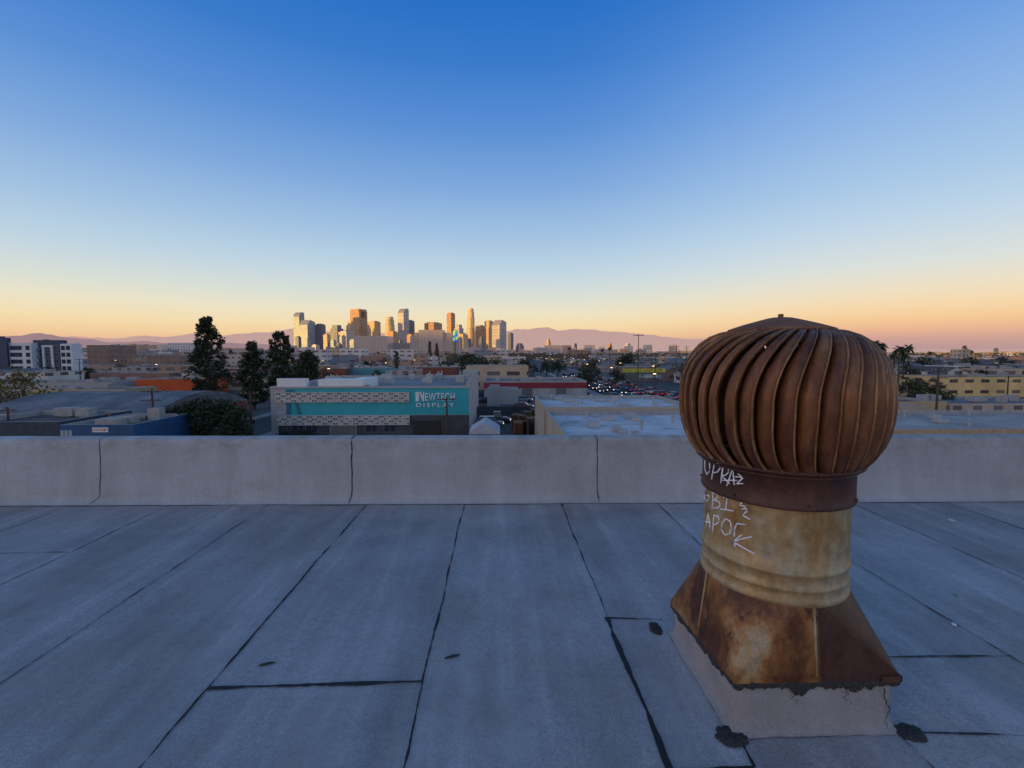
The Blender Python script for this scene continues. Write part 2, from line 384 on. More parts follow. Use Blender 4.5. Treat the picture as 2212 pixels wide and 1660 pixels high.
sq4=lambda hh,z:[(-hh,-hh,z+TL(-hh)),(hh,-hh,z+TL(-hh)),(hh,hh,z+TL(hh)),(-hh,hh,z+TL(hh))]
mb.loft([sq4(.345,.196),sq4(.351,.198),sq4(.350,.225),sq4(.347,.227)])
hood=mk('transition_hood',mb,M_hood,vent)
for a,b in (((0,-.348,.255),(0,-.310,.535)),((-.348,0,.227),(-.310,0,.535)),((.348,0,.227),(.310,0,.535))):
    mb=MB(); mb.tube([a,b],.0055,6); mk('standing_seam',mb,M_duct,hood,smooth=True)
mb=MB(); mb.box(.27,.355,-.357,-.352,.226,.252); mb.box(.352,.357,-.357,-.27,.226,.252)
mk('corner_bracket',mb,M_collar,hood)
mb=MB(); mb.revolve([(.311,.525),(.3145,.530),(.3145,.546),(.307,.552),(.306,.583),(.312,.588),(.312,.598),(.306,.603),(.306,.650),(.313,.656),(.313,.668),(.306,.673),(.306,.74),(.3055,.80),(.305,.95)],96)
duct=mk('duct',mb,M_duct,vent,smooth=True)
mb=MB(); mb.revolve([(.306,.938),(.321,.941),(.325,.949),(.319,.958),(.318,1.0),(.318,1.072),(.327,1.076),(.330,1.084),(.30,1.088)],96)
collar=mk('collar',mb,M_collar,vent,smooth=True)
for a in (-15,35,95,150,210,262,310):
    a=radians(a); mb=MB()
    mb.tube([(.315*cos(a),.315*sin(a),.965),(.328*cos(a),.328*sin(a),.965)],.006,8)
    mk('screw',mb,M_collar,collar)
mb=MB(); mb.revolve([(.30,1.090),(.336,1.091),(.350,1.096),(.352,1.108),(.343,1.114),(.31,1.114)],96)
mb.revolve([(.001,1.690),(.18,1.690),(.236,1.680),(.270,1.664),(.298,1.645),(.300,1.636),(.27,1.640),(.001,1.645)],96)
mb.tube([(0,0,.95),(0,0,1.75)],.014,10)
for a in (0,2*pi/3,4*pi/3): mb.tube([(0,0,1.0),(.32*cos(a),.32*sin(a),1.09)],.008,6)
head=mk('turbine_head',mb,M_collar,vent,smooth=True)
mb=MB(); mb.revolve([(.222,1.692),(.226,1.698),(.222,1.706),(.16,1.727),(.10,1.744),(.055,1.756),(.036,1.759),(.001,1.760)],12)
mb.revolve([(.012,1.757),(.012,1.775),(.001,1.776)],8)
mk('cap',mb,M_cap,head,smooth=False)
P=[(.340,1.100),(.355,1.118),(.380,1.152),(.402,1.195),(.420,1.25),(.430,1.31),(.434,1.375),(.432,1.435),(.424,1.49),(.409,1.545),(.384,1.593),(.348,1.636),(.305,1.668),(.258,1.687),(.208,1.696)]
NV=36; spc=2*pi/NV
fin=[]
for j in range(len(P)-1):
    for t in (0,.5): fin.append((P[j][0]+(P[j+1][0]-P[j][0])*t,P[j][1]+(P[j+1][1]-P[j][1])*t))
fin.append(P[-1]); nf=len(fin)
SECB=[(-.03,-.25),(-.04,.0),(-.01,.09),(.04,.10),(.08,.04),(.085,-.06)]
SECV=[(.08,-.03),(.2,.02),(.38,.03),(.55,-.06),(.72,-.26),(.88,-.58),(1.02,-.95),(1.18,-1.3),(1.4,-1.7)]
def vane_ring(SEC):
    ring=[]
    for j,(r,z) in enumerate(fin):
        t=j/(nf-1); prf=max(0,sin(pi*t))**.5 if 0<t<1 else 0
        dep=.010+.050*prf
        tw=.50*max(0,(t-.45)/.55)**1.8 - .05 + .14*max(0,(.35-t)/.35)**2
        a_=fin[max(0,j-1)]; b_=fin[min(nf-1,j+1)]
        tr,tz=b_[0]-a_[0],b_[1]-a_[1]; l=hypot(tr,tz); nr,nz=tz/l,-tr/l
        row=[]
        for s,d in SEC:
            a=tw-s*spc
            dd=d*dep if d<0 else d*.05
            row.append(((r+nr*dd)*cos(a),(r+nr*dd)*sin(a),z+nz*dd))
        ring.append(row)
    return ring
mb=MB(); mb.loft(vane_ring(SECV),0,False); mb.loft(vane_ring(SECB),1,False)
vm=mb.mesh('vane',[M_vane,M_bead],True)
for k in range(NV):
    mk('vane',vm,None,head,rot=k*spc+.012*R.uniform(-1,1))
def oncyl(px,py,rad):
    u=(px-CX)/F; v=(py-CY)/F
    dx_,dy_,dz_=u,cp-v*sp,-(v*cp)-sp
    X=dx_*cos(PSI)+dy_*sin(PSI); Y=dy_*cos(PSI)-dx_*sin(PSI); Z=dz_
    a=X*X+Y*Y; b_=-2*(X*VX+Y*VY); c_=VX*VX+VY*VY-rad*rad; disc=b_*b_-4*a*c_
    if disc<0: disc=0
    t=(-b_-sqrt(disc))/(2*a); return (X*t-VX,Y*t-VY,HC+Z*t)
def strokes(name,sl,rad,parent,w=.0030):
    for s_ in sl:
        mb=MB(); pts=[]
        for i in range(len(s_)-1):
            for t in (0,.33,.67): pts.append((s_[i][0]+(s_[i+1][0]-s_[i][0])*t,s_[i][1]+(s_[i+1][1]-s_[i][1])*t))
        pts.append(s_[-1])
        mb.tube([oncyl(p[0],p[1],rad) for p in pts],[w*(.8+.4*R.random()) for _ in pts],6)
        mk(name,mb,M_chalk,parent,smooth=True)
g1=[[(1523,990),(1522,1012),(1527,1026),(1533,1018),(1533,1000),(1527,990),(1523,990)],
 [(1543,1002),(1537,1036)],[(1538,1001),(1552,1002),(1556,1011),(1550,1020),(1540,1022)],
 [(1562,1006),(1557,1044)],[(1560,1006),(1573,1012),(1574,1021),(1567,1027),(1559,1028),(1576,1045)],
 [(1570,1050),(1583,1012),(1586,1048)],[(1560,1038),(1592,1038)],
 [(1588,1030),(1604,1032)],[(1594,1024),(1605,1033),(1590,1046),(1605,1045)]]
strokes('graffiti_stroke',g1,.3195,collar)
g2=[[(1533,1053),(1526,1050),(1522,1060),(1522,1077),(1527,1084),(1532,1078),(1531,1070),(1526,1071)],
 [(1540,1064),(1539,1097)],[(1538,1064),(1550,1068),(1550,1076),(1540,1080),(1553,1084),(1556,1092),(1550,1098),(1538,1098)],
 [(1563,1076),(1571,1068),(1568,1101)],[(1556,1100),(1570,1102),(1584,1104)],
 [(1595,1082),(1602,1077),(1607,1082),(1597,1091),(1611,1095)],[(1602,1101),(1611,1098),(1614,1104),(1604,1113),(1620,1123)],
 [(1524,1140),(1530,1108),(1534,1142)],[(1523,1127),(1535,1129)],
 [(1542,1113),(1539,1152)],[(1541,1113),(1552,1117),(1554,1126),(1548,1133),(1540,1134)],
 [(1568,1121),(1560,1130),(1558,1144),(1565,1156),(1576,1154),(1580,1140),(1577,1126),(1568,1121)],
 [(1610,1134),(1592,1131),(1587,1142),(1586,1160)],
 [(1624,1160),(1600,1165),(1584,1171),(1606,1184),(1630,1197)],[(1602,1156),(1586,1168),(1588,1182)]]
strokes('graffiti_stroke',g2,.3075,duct)
def tarpatch(x,y,rx,ry,seed):
    mb=MB(); rings=[]
    for k in range(9):
        t=k/8; rg=[]
        for j in range(40):
            a=2*pi*j/40; e=1+.34*noise.noise(Vector((cos(a)*1.5,sin(a)*1.5,seed)))+.22*noise.noise(Vector((cos(a)*5,sin(a)*5,seed)))
            q=(1-t)
            rg.append((rx*e*q*cos(a),ry*e*q*sin(a),.004+.012*sqrt(1-q*q)*(1+.7*noise.noise(Vector((q*9*cos(a),q*9*sin(a),seed))))))
        rings.append(rg)
    mb.loft(rings); o=mk('tar_patch',mb,M_granule,loc=(x,y,0),smooth=True)
    top(o,'black granular tar patch beside the ventilator curb','tar patch','tar patches round the curb')
tarpatch(.90,2.50,.035,.06,1); tarpatch(.965,1.755,.07,.05,2); tarpatch(1.72,1.76,.065,.045,3)
def litter(name,x,y,s,c,label,cat,seed,el=.6):
    mb=MB(); rg=[[(s*(1+.4*noise.noise(Vector((cos(a)*2,sin(a)*2,seed))))*q*cos(a),s*el*(1+.6*noise.noise(Vector((cos(a)*3,sin(a)*3,seed))))*q*sin(a),zz)
        for a in [2*pi*j/14 for j in range(14)]] for q,zz in ((1,.004),(1.0,.008),(.6,.012),(.05,.009))]
    mb.loft(rg); o=mk(name,mb,simple(name+'_material_%d'%seed,c,.6),loc=(x,y,rz(x,y)),rot=.3 if el<.5 else seed); top(o,label,cat)
def PR(px,py):
    v=(py-CY)/F; D=HC/((v*cp+sp)/(cp-v*sp)); dep=D*cp+HC*sp; l=(px-CX)/F*dep
    return l*cos(PSI)+D*sin(PSI), D*cos(PSI)-l*sin(PSI)
for i,(px,py,s,c,nm_,lb,el_) in enumerate([(2060,1351,.018,(.75,.75,.72),'paper_scrap','small white crumpled paper scrap on the roof',.6),
  (2055,1125,.03,(.7,.68,.62),'paper_scrap','small white paper scrap lying on the roof',.6),(2047,1078,.03,(.6,.4,.25),'paper_scrap','small tan scrap near the parapet',.6),
  (2063,1287,.014,(.05,.35,.2),'glass_shard','tiny green glass shard on the roof',.6),(977,1421,.042,(.03,.03,.03),'dry_twig','dark curled twig lying on the roof membrane',.16),
  (577,1436,.04,(.03,.03,.03),'dry_twig','dark curled twig lying on the roof membrane',.16)]):
    x,y=PR(px,py); litter(nm_,x,y,s,c,lb,nm_.replace('_',' '),i+1,el_)

# ================================================================ GROUND, ROADS, HILLS
m,nt_,bs,out=newmat('city_ground'); g=N(nt_,'ShaderNodeNewGeometry')
n_=noisen(nt_,g.outputs['Position'],.02,8,.7)
L(nt_,ramp(nt_,n_,[(.3,(.045,.043,.042)),(.55,(.09,.082,.075)),(.75,(.05,.065,.035))]),bs.inputs['Base Color']); bs.inputs['Roughness'].default_value=.95
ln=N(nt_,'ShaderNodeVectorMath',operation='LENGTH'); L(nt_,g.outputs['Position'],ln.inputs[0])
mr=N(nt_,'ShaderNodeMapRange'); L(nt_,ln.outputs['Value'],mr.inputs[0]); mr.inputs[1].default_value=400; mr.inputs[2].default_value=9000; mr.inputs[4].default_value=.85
em=N(nt_,'ShaderNodeEmission'); em.inputs[0].default_value=c4(lin((176,146,146))); mx=N(nt_,'ShaderNodeMixShader')  # ground haze painted as a glow that grows with distance
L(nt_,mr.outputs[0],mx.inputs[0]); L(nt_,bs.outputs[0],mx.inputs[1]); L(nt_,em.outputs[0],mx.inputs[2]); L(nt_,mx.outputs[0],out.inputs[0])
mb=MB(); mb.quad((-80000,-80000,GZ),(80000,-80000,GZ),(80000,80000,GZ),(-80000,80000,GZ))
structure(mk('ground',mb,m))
RECTS=[(-15,15,-9,6)]
def road(x0,x1,y0,y1,along='y',z=.02):
    mb=MB(); mb.quad((x0,y0,GZ+z),(x1,y0,GZ+z),(x1,y1,GZ+z),(x0,y1,GZ+z)); structure(mk('road',mb,M_asph)); RECTS.append((x0-3,x1+3,y0,y1) if along=='y' else (x0,x1,y0-3,y1+3))
road(30,48,10,2500); road(-45,-36,10,1500,z=.02); road(-400,29.9,112,121,'x',z=.025); road(-900,900,57,64.5,'x',z=.03); road(48.1,500,112,121,'x',z=.025)
road(-1500,1500,330,342,'x',z=.03)
for x0,x1 in ((27.2,29.8),(48.2,50.6),(-35.8,-34),(-47.2,-45.2)):
    mb=MB()
    for a,bb in ((10,56),(65,111),(125,329)): mb.box(x0,x1,a,bb,GZ,GZ+.13)
    structure(mk('pavement',mb,M_conc))
mb=MB(); y=66
while y<400:
    for x in (34.4,43.4): mb.box(x-.07,x+.07,y,y+3,GZ+.021,GZ+.026)
    y+=9
mb.box(38.6,38.75,66,400,GZ+.021,GZ+.026); mb.box(39.2,39.35,66,400,GZ+.021,GZ+.026)
structure(mk('road_marking',mb,M_line))

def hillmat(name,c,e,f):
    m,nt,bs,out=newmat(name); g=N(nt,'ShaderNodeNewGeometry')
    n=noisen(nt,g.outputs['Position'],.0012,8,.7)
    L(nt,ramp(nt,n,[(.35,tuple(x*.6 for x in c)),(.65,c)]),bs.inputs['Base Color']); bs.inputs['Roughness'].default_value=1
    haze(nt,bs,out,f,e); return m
def ridge(name,prof_px,dist,depth,mat,seed,amp=.12):
    """a mountain range standing at dist metres, summits given by bearing"""
    mb=MB(); cols=[]; x0,x1=prof_px[0][0],prof_px[-1][0]; n=int((x1-x0)/4)
    for i in range(n+1):
        px=x0+(x1-x0)*i/n
        for k in range(len(prof_px)-1):
            if prof_px[k][0]<=px<=prof_px[k+1][0]: break
        a,b_=prof_px[k],prof_px[k+1]; t=(px-a[0])/(b_[0]-a[0]); t=t*t*(3-2*t); py=a[1]+(b_[1]-a[1])*t
        az_=atan((px-CX)/F)+PSI; rowp=[]
        H=(760-py)/F*dist+12
        for j in range(14):
            u=j/13
            sh=(u/.75)**1.3 if u<.75 else 1-(u-.75)/.25*.6
            d=dist+depth*(u-.75); rr_=d/cos(az_-PSI)
            nz_=noise.fractal(Vector((px*.018,u*4,seed)),1,2,5)
            z=GZ-5+max(0,H*sh*(1+amp*nz_*(1.6 if u<.7 else 1)))
            rowp.append((rr_*sin(az_),rr_*cos(az_),z))
        cols.append(rowp)
    mb.loft(cols,0,False)
    return structure(mk(name,mb,mat))
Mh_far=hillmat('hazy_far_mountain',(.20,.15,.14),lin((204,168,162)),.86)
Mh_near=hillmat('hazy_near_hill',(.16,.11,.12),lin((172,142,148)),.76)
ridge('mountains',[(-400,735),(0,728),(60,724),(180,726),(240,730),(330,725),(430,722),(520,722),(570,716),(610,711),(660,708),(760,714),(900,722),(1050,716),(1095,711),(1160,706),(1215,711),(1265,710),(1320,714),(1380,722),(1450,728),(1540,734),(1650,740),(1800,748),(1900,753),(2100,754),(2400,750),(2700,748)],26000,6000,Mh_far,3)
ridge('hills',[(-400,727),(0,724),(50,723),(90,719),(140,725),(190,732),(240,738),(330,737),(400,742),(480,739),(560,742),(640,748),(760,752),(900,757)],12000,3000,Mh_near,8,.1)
mb=MB(); cols=[]  # unseen western ridge, added and sized to shade the roof and near city
for i in range(110):
    y=-5200+7400*i/109; rw=[]
    hh=200 if y<100 else 200-100*min(1,(y-100)/1300)
    for j in range(13):
        u=j/12; s=sin(pi*u)**.8
        z=GZ-2+s*(hh+8*noise.noise(Vector((y*.003,u*2,2)))+5*noise.noise(Vector((y*.01,u*5,2))))
        rw.append((-3450+900*u+40*noise.noise(Vector((y*.002,u,9))),y,z))
    cols.append(rw)
mb.loft(cols,0,False); structure(mk('hills',mb,hillmat('unseen_shade_hill',(.12,.10,.07),HAZE,.3)))

# ================================================================ BUILDING KIT
def bld_mb(w,d,h,units=2,gable=False,rng=R,par_h=.6):
    mb=MB(); a,b=w/2,d/2
    if gable:
        mb.box(-a,a,-b,b,0,h,0,False); hr=min(w,d)*.2; o=.4
        if w>d:
            mb.quad((-a-o,-b-o,h-.1),(a+o,-b-o,h-.1),(a+o,0,h+hr),(-a-o,0,h+hr),1); mb.quad((a+o,b+o,h-.1),(-a-o,b+o,h-.1),(-a-o,0,h+hr),(a+o,0,h+hr),1)
            mb.tri((-a,-b,h),(-a,0,h+hr-.1),(-a,b,h)); mb.tri((a,-b,h),(a,b,h),(a,0,h+hr-.1))
        else:
            mb.quad((-a-o,b+o,h-.1),(-a-o,-b-o,h-.1),(0,-b-o,h+hr),(0,b+o,h+hr),1); mb.quad((a+o,-b-o,h-.1),(a+o,b+o,h-.1),(0,b+o,h+hr),(0,-b-o,h+hr),1)
            mb.tri((-a,-b,h),(a,-b,h),(0,-b,h+hr-.1)); mb.tri((a,b,h),(-a,b,h),(0,b,h+hr-.1))
        return mb
    t=.25; zr=h-par_h
    o_=[(-a,-b),(a,-b),(a,b),(-a,b)]; i_=[(-a+t,-b+t),(a-t,-b+t),(a-t,b-t),(-a+t,b-t)]
    for k in range(4):
        p,q=o_[k],o_[(k+1)%4]; r,s=i_[k],i_[(k+1)%4]
        mb.quad((*p,0),(*q,0),(*q,h),(*p,h),0); mb.quad((*p,h),(*q,h),(*s,h),(*r,h),2); mb.quad((*r,h),(*s,h),(*s,zr),(*r,zr),2)
    mb.quad(*[(*p,zr) for p in i_],1)
    for _ in range(units):
        ux=rng.uniform(-a*.75,a*.75); uy=rng.uniform(-b*.7,b*.7); s=rng.uniform(.6,1.5); hh=rng.uniform(.7,1.5)
        mb.box(ux-s,ux+s,uy-s*.7,uy+s*.7,zr+.15,zr+.15+hh,2); mb.box(ux-s*.6,ux+s*.6,uy-s*.5,uy+s*.5,zr,zr+.15,2)
    return mb
M_roofA=simple('pale_roof_coating',(.42,.42,.43),.85,0,.3,.2)
M_roofB=simple('grey_roof_felt',(.17,.17,.175),.9,0,.3,.2)
M_roofC=simple('brown_roof_felt',(.12,.09,.075),.9,0,.3,.2)
M_trim=simple('parapet_trim',(.36,.34,.32),.8)
HH={}
def place(name,label,px0,px1,ytop,Y,depth,mat,roof=None,units=3,gable=False,cat='building',group=None,rot=0,par_h=.6):
    x0,x1=XA(px0,Y),XA(px1,Y); h=ZA(ytop,(px0+px1)/2,Y)-GZ
    mb=bld_mb(x1-x0,depth,h,units,gable,R,par_h)
    o=mk(name,mb,[mat,roof or M_roofB,M_trim],loc=((x0+x1)/2,Y+depth/2,GZ),rot=rot)
    top(o,label,cat,group); RECTS.append((x0-1,x1+1,Y-1,Y+depth+1))
    HH[o.name]=h; return o
def window_mesh(w,h,glass=M_glass,frame=M_frame,bars=1):
    mb=MB(); a=w/2; t=.08
    mb.box(-a,a,-.03,.0,0,h,1)
    mb.box(-a-t,-a,-.1,0,-t,h+t,0); mb.box(a,a+t,-.1,0,-t,h+t,0); mb.box(-a,a,-.1,0,h,h+t,0); mb.box(-a,a,-.13,0,-t,0,0)
    for k in range(bars): x=-a+w*(k+1)/(bars+1); mb.box(x-.03,x+.03,-.06,-.031,0,h,0)
    return mb.mesh('window',[frame,glass])

dk=(.03,.035,.045); lt=(.10,.12,.15)
M_aw=simple('white_stucco',(.68,.68,.69),.8,0,.08,.3); M_an=simple('navy_panel',(.03,.05,.11),.6)
M_teal=simple('teal_balcony',(.08,.22,.28),.6)
apt=empty('apartment_block',(XA(90,212),215,GZ)); top(apt,'white and navy five-storey modern apartment block','building'); RECTS.append((XA(-60,210),XA(182,210),208,232))
def aptpart(nm_,px0,px1,yt,Y,d,m_):
    x0,x1=XA(px0,Y),XA(px1,Y); h=ZA(yt,px0,Y)-GZ; mb=bld_mb(x1-x0,d,h,1); return mk(nm_,mb,[m_,M_roofA,m_],apt,loc=((x0+x1)/2-apt.location.x,Y+d/2-apt.location.y,0))
aptpart('wing',-60,18,730,209,2.0,M_an); aptpart('wing',19.5,71,741,210,5,M_aw); aptpart('wing',75.5,131,735,213,4,M_an); aptpart('wing',133,158,743,210.5,5,M_aw)
wm=window_mesh(1.5,1.7,frame=M_an); wm2=window_mesh(2.6,1.9,bars=2); bm_=MB(); bm_.box(-1.5,1.5,-1.0,0,0,.15); bm_.box(-1.5,1.5,-1.0,-.92,.15,1.05); bme=bm_.mesh('balcony',[M_teal])
ax,ay=apt.location.x,apt.location.y
for z in [1.2+3.05*k for k in range(5)]:
    for px in (29,37,46,63): mk('window',wm,None,apt,loc=(XA(px,210)-ax,210-ay-.01,z))
    for px in (86,104,122): mk('window',wm2,None,apt,loc=(XA(px,213)-ax,213-ay-.01,z))
    mk('balcony',bme,None,apt,loc=(XA(86,213)-ax,213-ay,z-.5))
    for px in (139,150): mk('window',wm,None,apt,loc=(XA(px,210.5)-ax,210.5-ay-.01,z))
mb=MB(); x0=XA(95,212.8)-ax; x1=XA(118,212.8)-ax; mb.box(x0,x0+.9,-2.6,-2.02,0,15.5); mb.box(x1-.9,x1,-2.6,-2.02,0,15.5); mb.box(x0+.9,x1-.9,-2.6,-2.02,14.6,15.5)
mk('white_frame',mb,M_aw,apt)

f_brown=facade('brown_brick_facade',(.17,.11,.085),dk,lt,4,3.6,.9,(.2,.19,.18),.06)
f_grey=facade('grey_office_facade',(.32,.32,.33),dk,lt,3.5,3.6,.9,(.3,.3,.3),.08)
f_beige=facade('beige_facade',(.42,.36,.29),dk,lt,4,3.4,1.1,(.3,.29,.28),.06)
f_park=facade('parking_structure_facade',(.42,.37,.32),(.04,.035,.035),(.06,.05,.045),9,3.2,.75,(.3,.29,.28),.06)
f_white=facade('white_facade',(.6,.59,.57),dk,lt,4,3.6,1.2,(.45,.45,.45),.05)
f_blue=facade('blue_grey_facade',(.10,.15,.24),dk,lt,4,3.4,1.0,(.22,.22,.23),.05)
f_blank=simple('blank_grey_wall',(.36,.35,.33),.85,0,.15,.2); f_tan=simple('blank_tan_wall',(.5,.37,.2),.85,0,.15,.2)
f_red=simple('orange_red_wall',(.55,.09,.02),.8,0,.15,.3); f_brick=simple('red_brick_wall',(.22,.075,.045),.85,0,.2,.6)
place('office_building','brown mid-rise office building with dark window bands',190,236,746,330,25,f_brown)
place('office_building','blue-grey mid-rise block behind low roofs',236,300,757,420,25,f_grey)
place('warehouse','blue-grey two-storey warehouse behind low roofs',262,345,790,262,20,f_blue)
lb=place('brick_warehouse','long brown brick warehouse with white rooftop lettering',275,392,768,300,22,f_brown)
place('parking_structure','beige multi-level parking structure with open decks',393,532,757,385,40,f_park)
place('office_building','white office block on the far street',365,432,741,700,30,f_white)
place('loft_building','beige loft building with rows of windows',478,532,767,310,20,f_beige)
place('warehouse','white warehouse beside the orange wall',345,425,797,225,18,f_white)
place('warehouse','orange-red painted warehouse with flat roof',290,428,820,132,14,f_red,simple('orange_roof',(.3,.06,.03),.9,0,.3,.3))
place('shop_building','white low shop beside the orange-red warehouse',243,290,823,150,12,f_blank,M_roofA)
place('warehouse','pale yellow warehouse with low roof',66,268,842,98,9,f_tan,M_roofB,5)
place('warehouse','grey low warehouse behind the yellow one',0,240,826,128,12,f_blank,M_roofB,4)
place('warehouse','brick building beyond the tall trees',488,560,797,170,15,f_brick,M_roofB)
place('loft_building','brown two-storey brick building with small sign',690,746,797,165,14,f_brick,M_roofB)
place('shop_building','low shop with teal painted trim',752,835,796,170,14,simple('teal_trim_wall',(.1,.28,.3),.7),M_roofA)
place('warehouse','reddish-brown warehouse beyond the teal-fronted building',900,985,794,175,12,f_brick,M_roofC)
place('warehouse','grey industrial shed with flat roof',840,900,800,150,12,f_grey)
place('office_building','grey mid-rise office near the concrete block',838,886,741,950,30,f_grey)
place('office_building','beige mid-rise block with dark windows',545,600,770,420,20,f_beige)

def text_mesh(txt,width,height,depth=.05,bold=0,space=1.0):
    cu=bpy.data.curves.new('lettering','FONT'); cu.body=txt; cu.extrude=depth/2; cu.offset=bold; cu.align_x='LEFT'; cu.space_character=space
    o=bpy.data.objects.new('lettering_source',cu); col_.objects.link(o); bpy.context.view_layer.update()
    dg=bpy.context.evaluated_depsgraph_get(); me=bpy.data.meshes.new_from_object(o.evaluated_get(dg)); bpy.data.objects.remove(o)
    xs=[v.co.x for v in me.vertices]; ys=[v.co.y for v in me.vertices]; a,b_,c,d=min(xs),max(xs),min(ys),max(ys)
    for v in me.vertices:
        v.co=((v.co.x-a)/(b_-a)*width,-v.co.z,(v.co.y-c)/(d-c)*height)
    return me
def text_on(par,txt,wx,wy,wz,width,height,mat,name='lettering',depth=.06,bold=0,space=1.0):
    me=text_mesh(txt,width,height,depth,bold,space); me.materials.clear(); me.materials.append(mat)
    return mk(name,me,None,par,loc=(wx-par.location.x,wy-par.location.y-depth/2-.004,wz-par.location.z))
text_on(lb,'LAFCO',XA(290,300),300,ZA(781,290,300),XA(318,300)-XA(290,300),2.8,simple('faded_white_lettering',(.45,.43,.4),.8),bold=.01)

Yq0,Yq1=63,88; xq0,xq1=XA(108,75),XA(545,75)-8
bq=empty('barrel_roof_warehouse',((xq0+xq1)/2,(Yq0+Yq1)/2,GZ)); top(bq,'long warehouse with grey curved barrel roof and red wall','building'); RECTS.append((xq0,xq1,Yq0-2,Yq1))
a=(xq1-xq0)/2; b_=(Yq1-Yq0)/2
mb=MB(); mb.box(-a,a,-b_,b_,0,3.4); mk('wall',mb,simple('faded_red_wall',(.27,.07,.045),.85,0,.25,.4),bq)
def barrel(a,b_,z0,rise,n=22,cols=20):
    mb=MB(); rows=[]
    for i in range(n+1):
        t=-1+2*i/n; z=z0+rise*(1-t*t)
        rows.append([(-a*1.01+2.02*a*j/cols, b_*1.03*t, z*1.0+.03*(j%2)) for j in range(cols+1)])
    mb.loft(rows,0,False)
    for s in (-1,1):
        mb.v+= [(s*a,b_*(-1+2*i/n),z0+rise*(1-(-1+2*i/n)**2)-.03) for i in range(n+1)]; k=len(mb.v)
        mb.f.append(tuple(range(k-n-1,k))); mb.m.append(0)
    return mb
M_brl=simple('weathered_roof_sheet',(.17,.16,.165),.8,0,.5,.25)
mk('barrel_roof',barrel(a,b_,3.4,2.7),M_brl,bq)
wmq=window_mesh(2.2,1.2,bars=2)
for k in range(7): mk('window',wmq,None,bq,loc=(-a+4+k*(2*a-8)/6,-b_-.01,1.6))
bs_=place('blue_shop','blue low workshop with small signs on its wall',120,281,918,50,9,simple('bright_blue_wall',(.018,.08,.19),.7,0,.25,.4),M_roofC,3)
bx=bs_.location
def sign(par,px0,px1,y0,y1,Y,c,txt=None,tc_=None,nm_='wall_sign'):
    x0,x1=XA(px0,Y),XA(px1,Y); z1,z0=ZA(y0,px0,Y),ZA(y1,px0,Y)
    mb=MB(); mb.box(0,x1-x0,-.08,0,0,z1-z0); s=mk(nm_,mb,c,par,loc=(x0-par.location.x,Y-par.location.y-.003,z0-par.location.z))
    if txt:
        me=text_mesh(txt,(x1-x0)*.86,(z1-z0)*.5,.03); me.materials.clear(); me.materials.append(tc_); mk('lettering',me,None,s,loc=((x1-x0)*.07,-.10,(z1-z0)*.25))
M_redp=simple('red_paint',(.5,.03,.03),.6)
sign(bs_,192,226,924,934,50,M_white,'STOP',M_redp)
for k in range(3): sign(bs_,122+k*9,129+k*9,930,942,50,simple('poster_print_%d'%k,(.35,.4,.42),.7),None,None,'wall_poster')
bd=place('dark_workshop','dark workshop with low brown roof beside the blue wall',-120,119,912,51,10,simple('dark_teal_wall',(.04,.06,.08),.8),M_roofC,2)
place('shed','dark grey shed roof behind the workshops',-140,70,895,63,8,f_grey,M_roofB,1)

# ---- teal fronted display building
NY=66.0
M_nb=simple('pale_painted_wall',(.42,.39,.37),.8,0,.15,.35); M_nt=simple('teal_paint',(.03,.38,.43),.6,0,.12,.3); M_ng=simple('grey_lower_wall',(.07,.067,.075),.8,0,.3,.5)
nx0,nx1=XA(582,NY),XA(1013,NY)
nb=empty('display_building',((nx0+nx1)/2,NY,GZ)); top(nb,'long low commercial building with teal facade and lattice screens','building'); RECTS.append((nx0-1,nx1+1,NY-8,97))
def NX(px): return XA(px,NY)-nb.location.x
def NZ(py): return ZA(py,900,NY)-GZ
mb=MB(); zt=NZ(835); wx=nx1-nb.location.x
zr=zt-.5
mb.box(-wx,wx,0,29,0,zr-.003,0)
mb.box(-wx,wx,0,.35,zr-.003,zt,0); mb.box(-wx,-wx+.35,.35,28.65,zr-.003,zt,0)
mb.box(wx-.35,wx,.35,10,zr-.003,zt+.7,0); mb.box(wx-.35,wx,10,28.65,zr-.003,8.9,0); mb.box(wx*.78,wx,28.65,29,zr-.003,8.9,0); mb.box(-wx,wx*.78,28.65,29,zr-.003,zt+.1,0)
wall=mk('wall',mb,M_nb,nb)
mb=MB(); mb.box(-wx+.35,wx-.35,.35,28.65,zr-.002,zr+.03); mk('roof',mb,simple('display_roof',(.24,.235,.235),.9,0,.35,.25),nb)
mb=MB(); mb.box(NX(597),NX(660),-.02,1.0,zt,NZ(818)); mb.box(NX(683),NX(780),.5,4,zt,NZ(821)); mb.box(NX(740),NX(780),4,9,zr,NZ(822))
mk('raised_parapet',mb,M_white,nb)
mb=MB(); mb.box(NX(617),NX(1012),-.06,-.003,NZ(896.5),NZ(839)); mk('teal_panel',mb,M_nt,nb)
mb=MB(); mb.box(NX(597),NX(1013),-.05,-.003,.0,NZ(897.5)); mk('lower_wall',mb,M_ng,nb)
mb=MB(); mb.box(NX(582),NX(1014),-.16,-.0031,NZ(838.5),NZ(835)); mk('cornice',mb,M_nb,nb)
ML1=simple('lattice_block',(.55,.50,.46),.8); ML2=simple('lattice_back',(.16,.15,.14),.8)
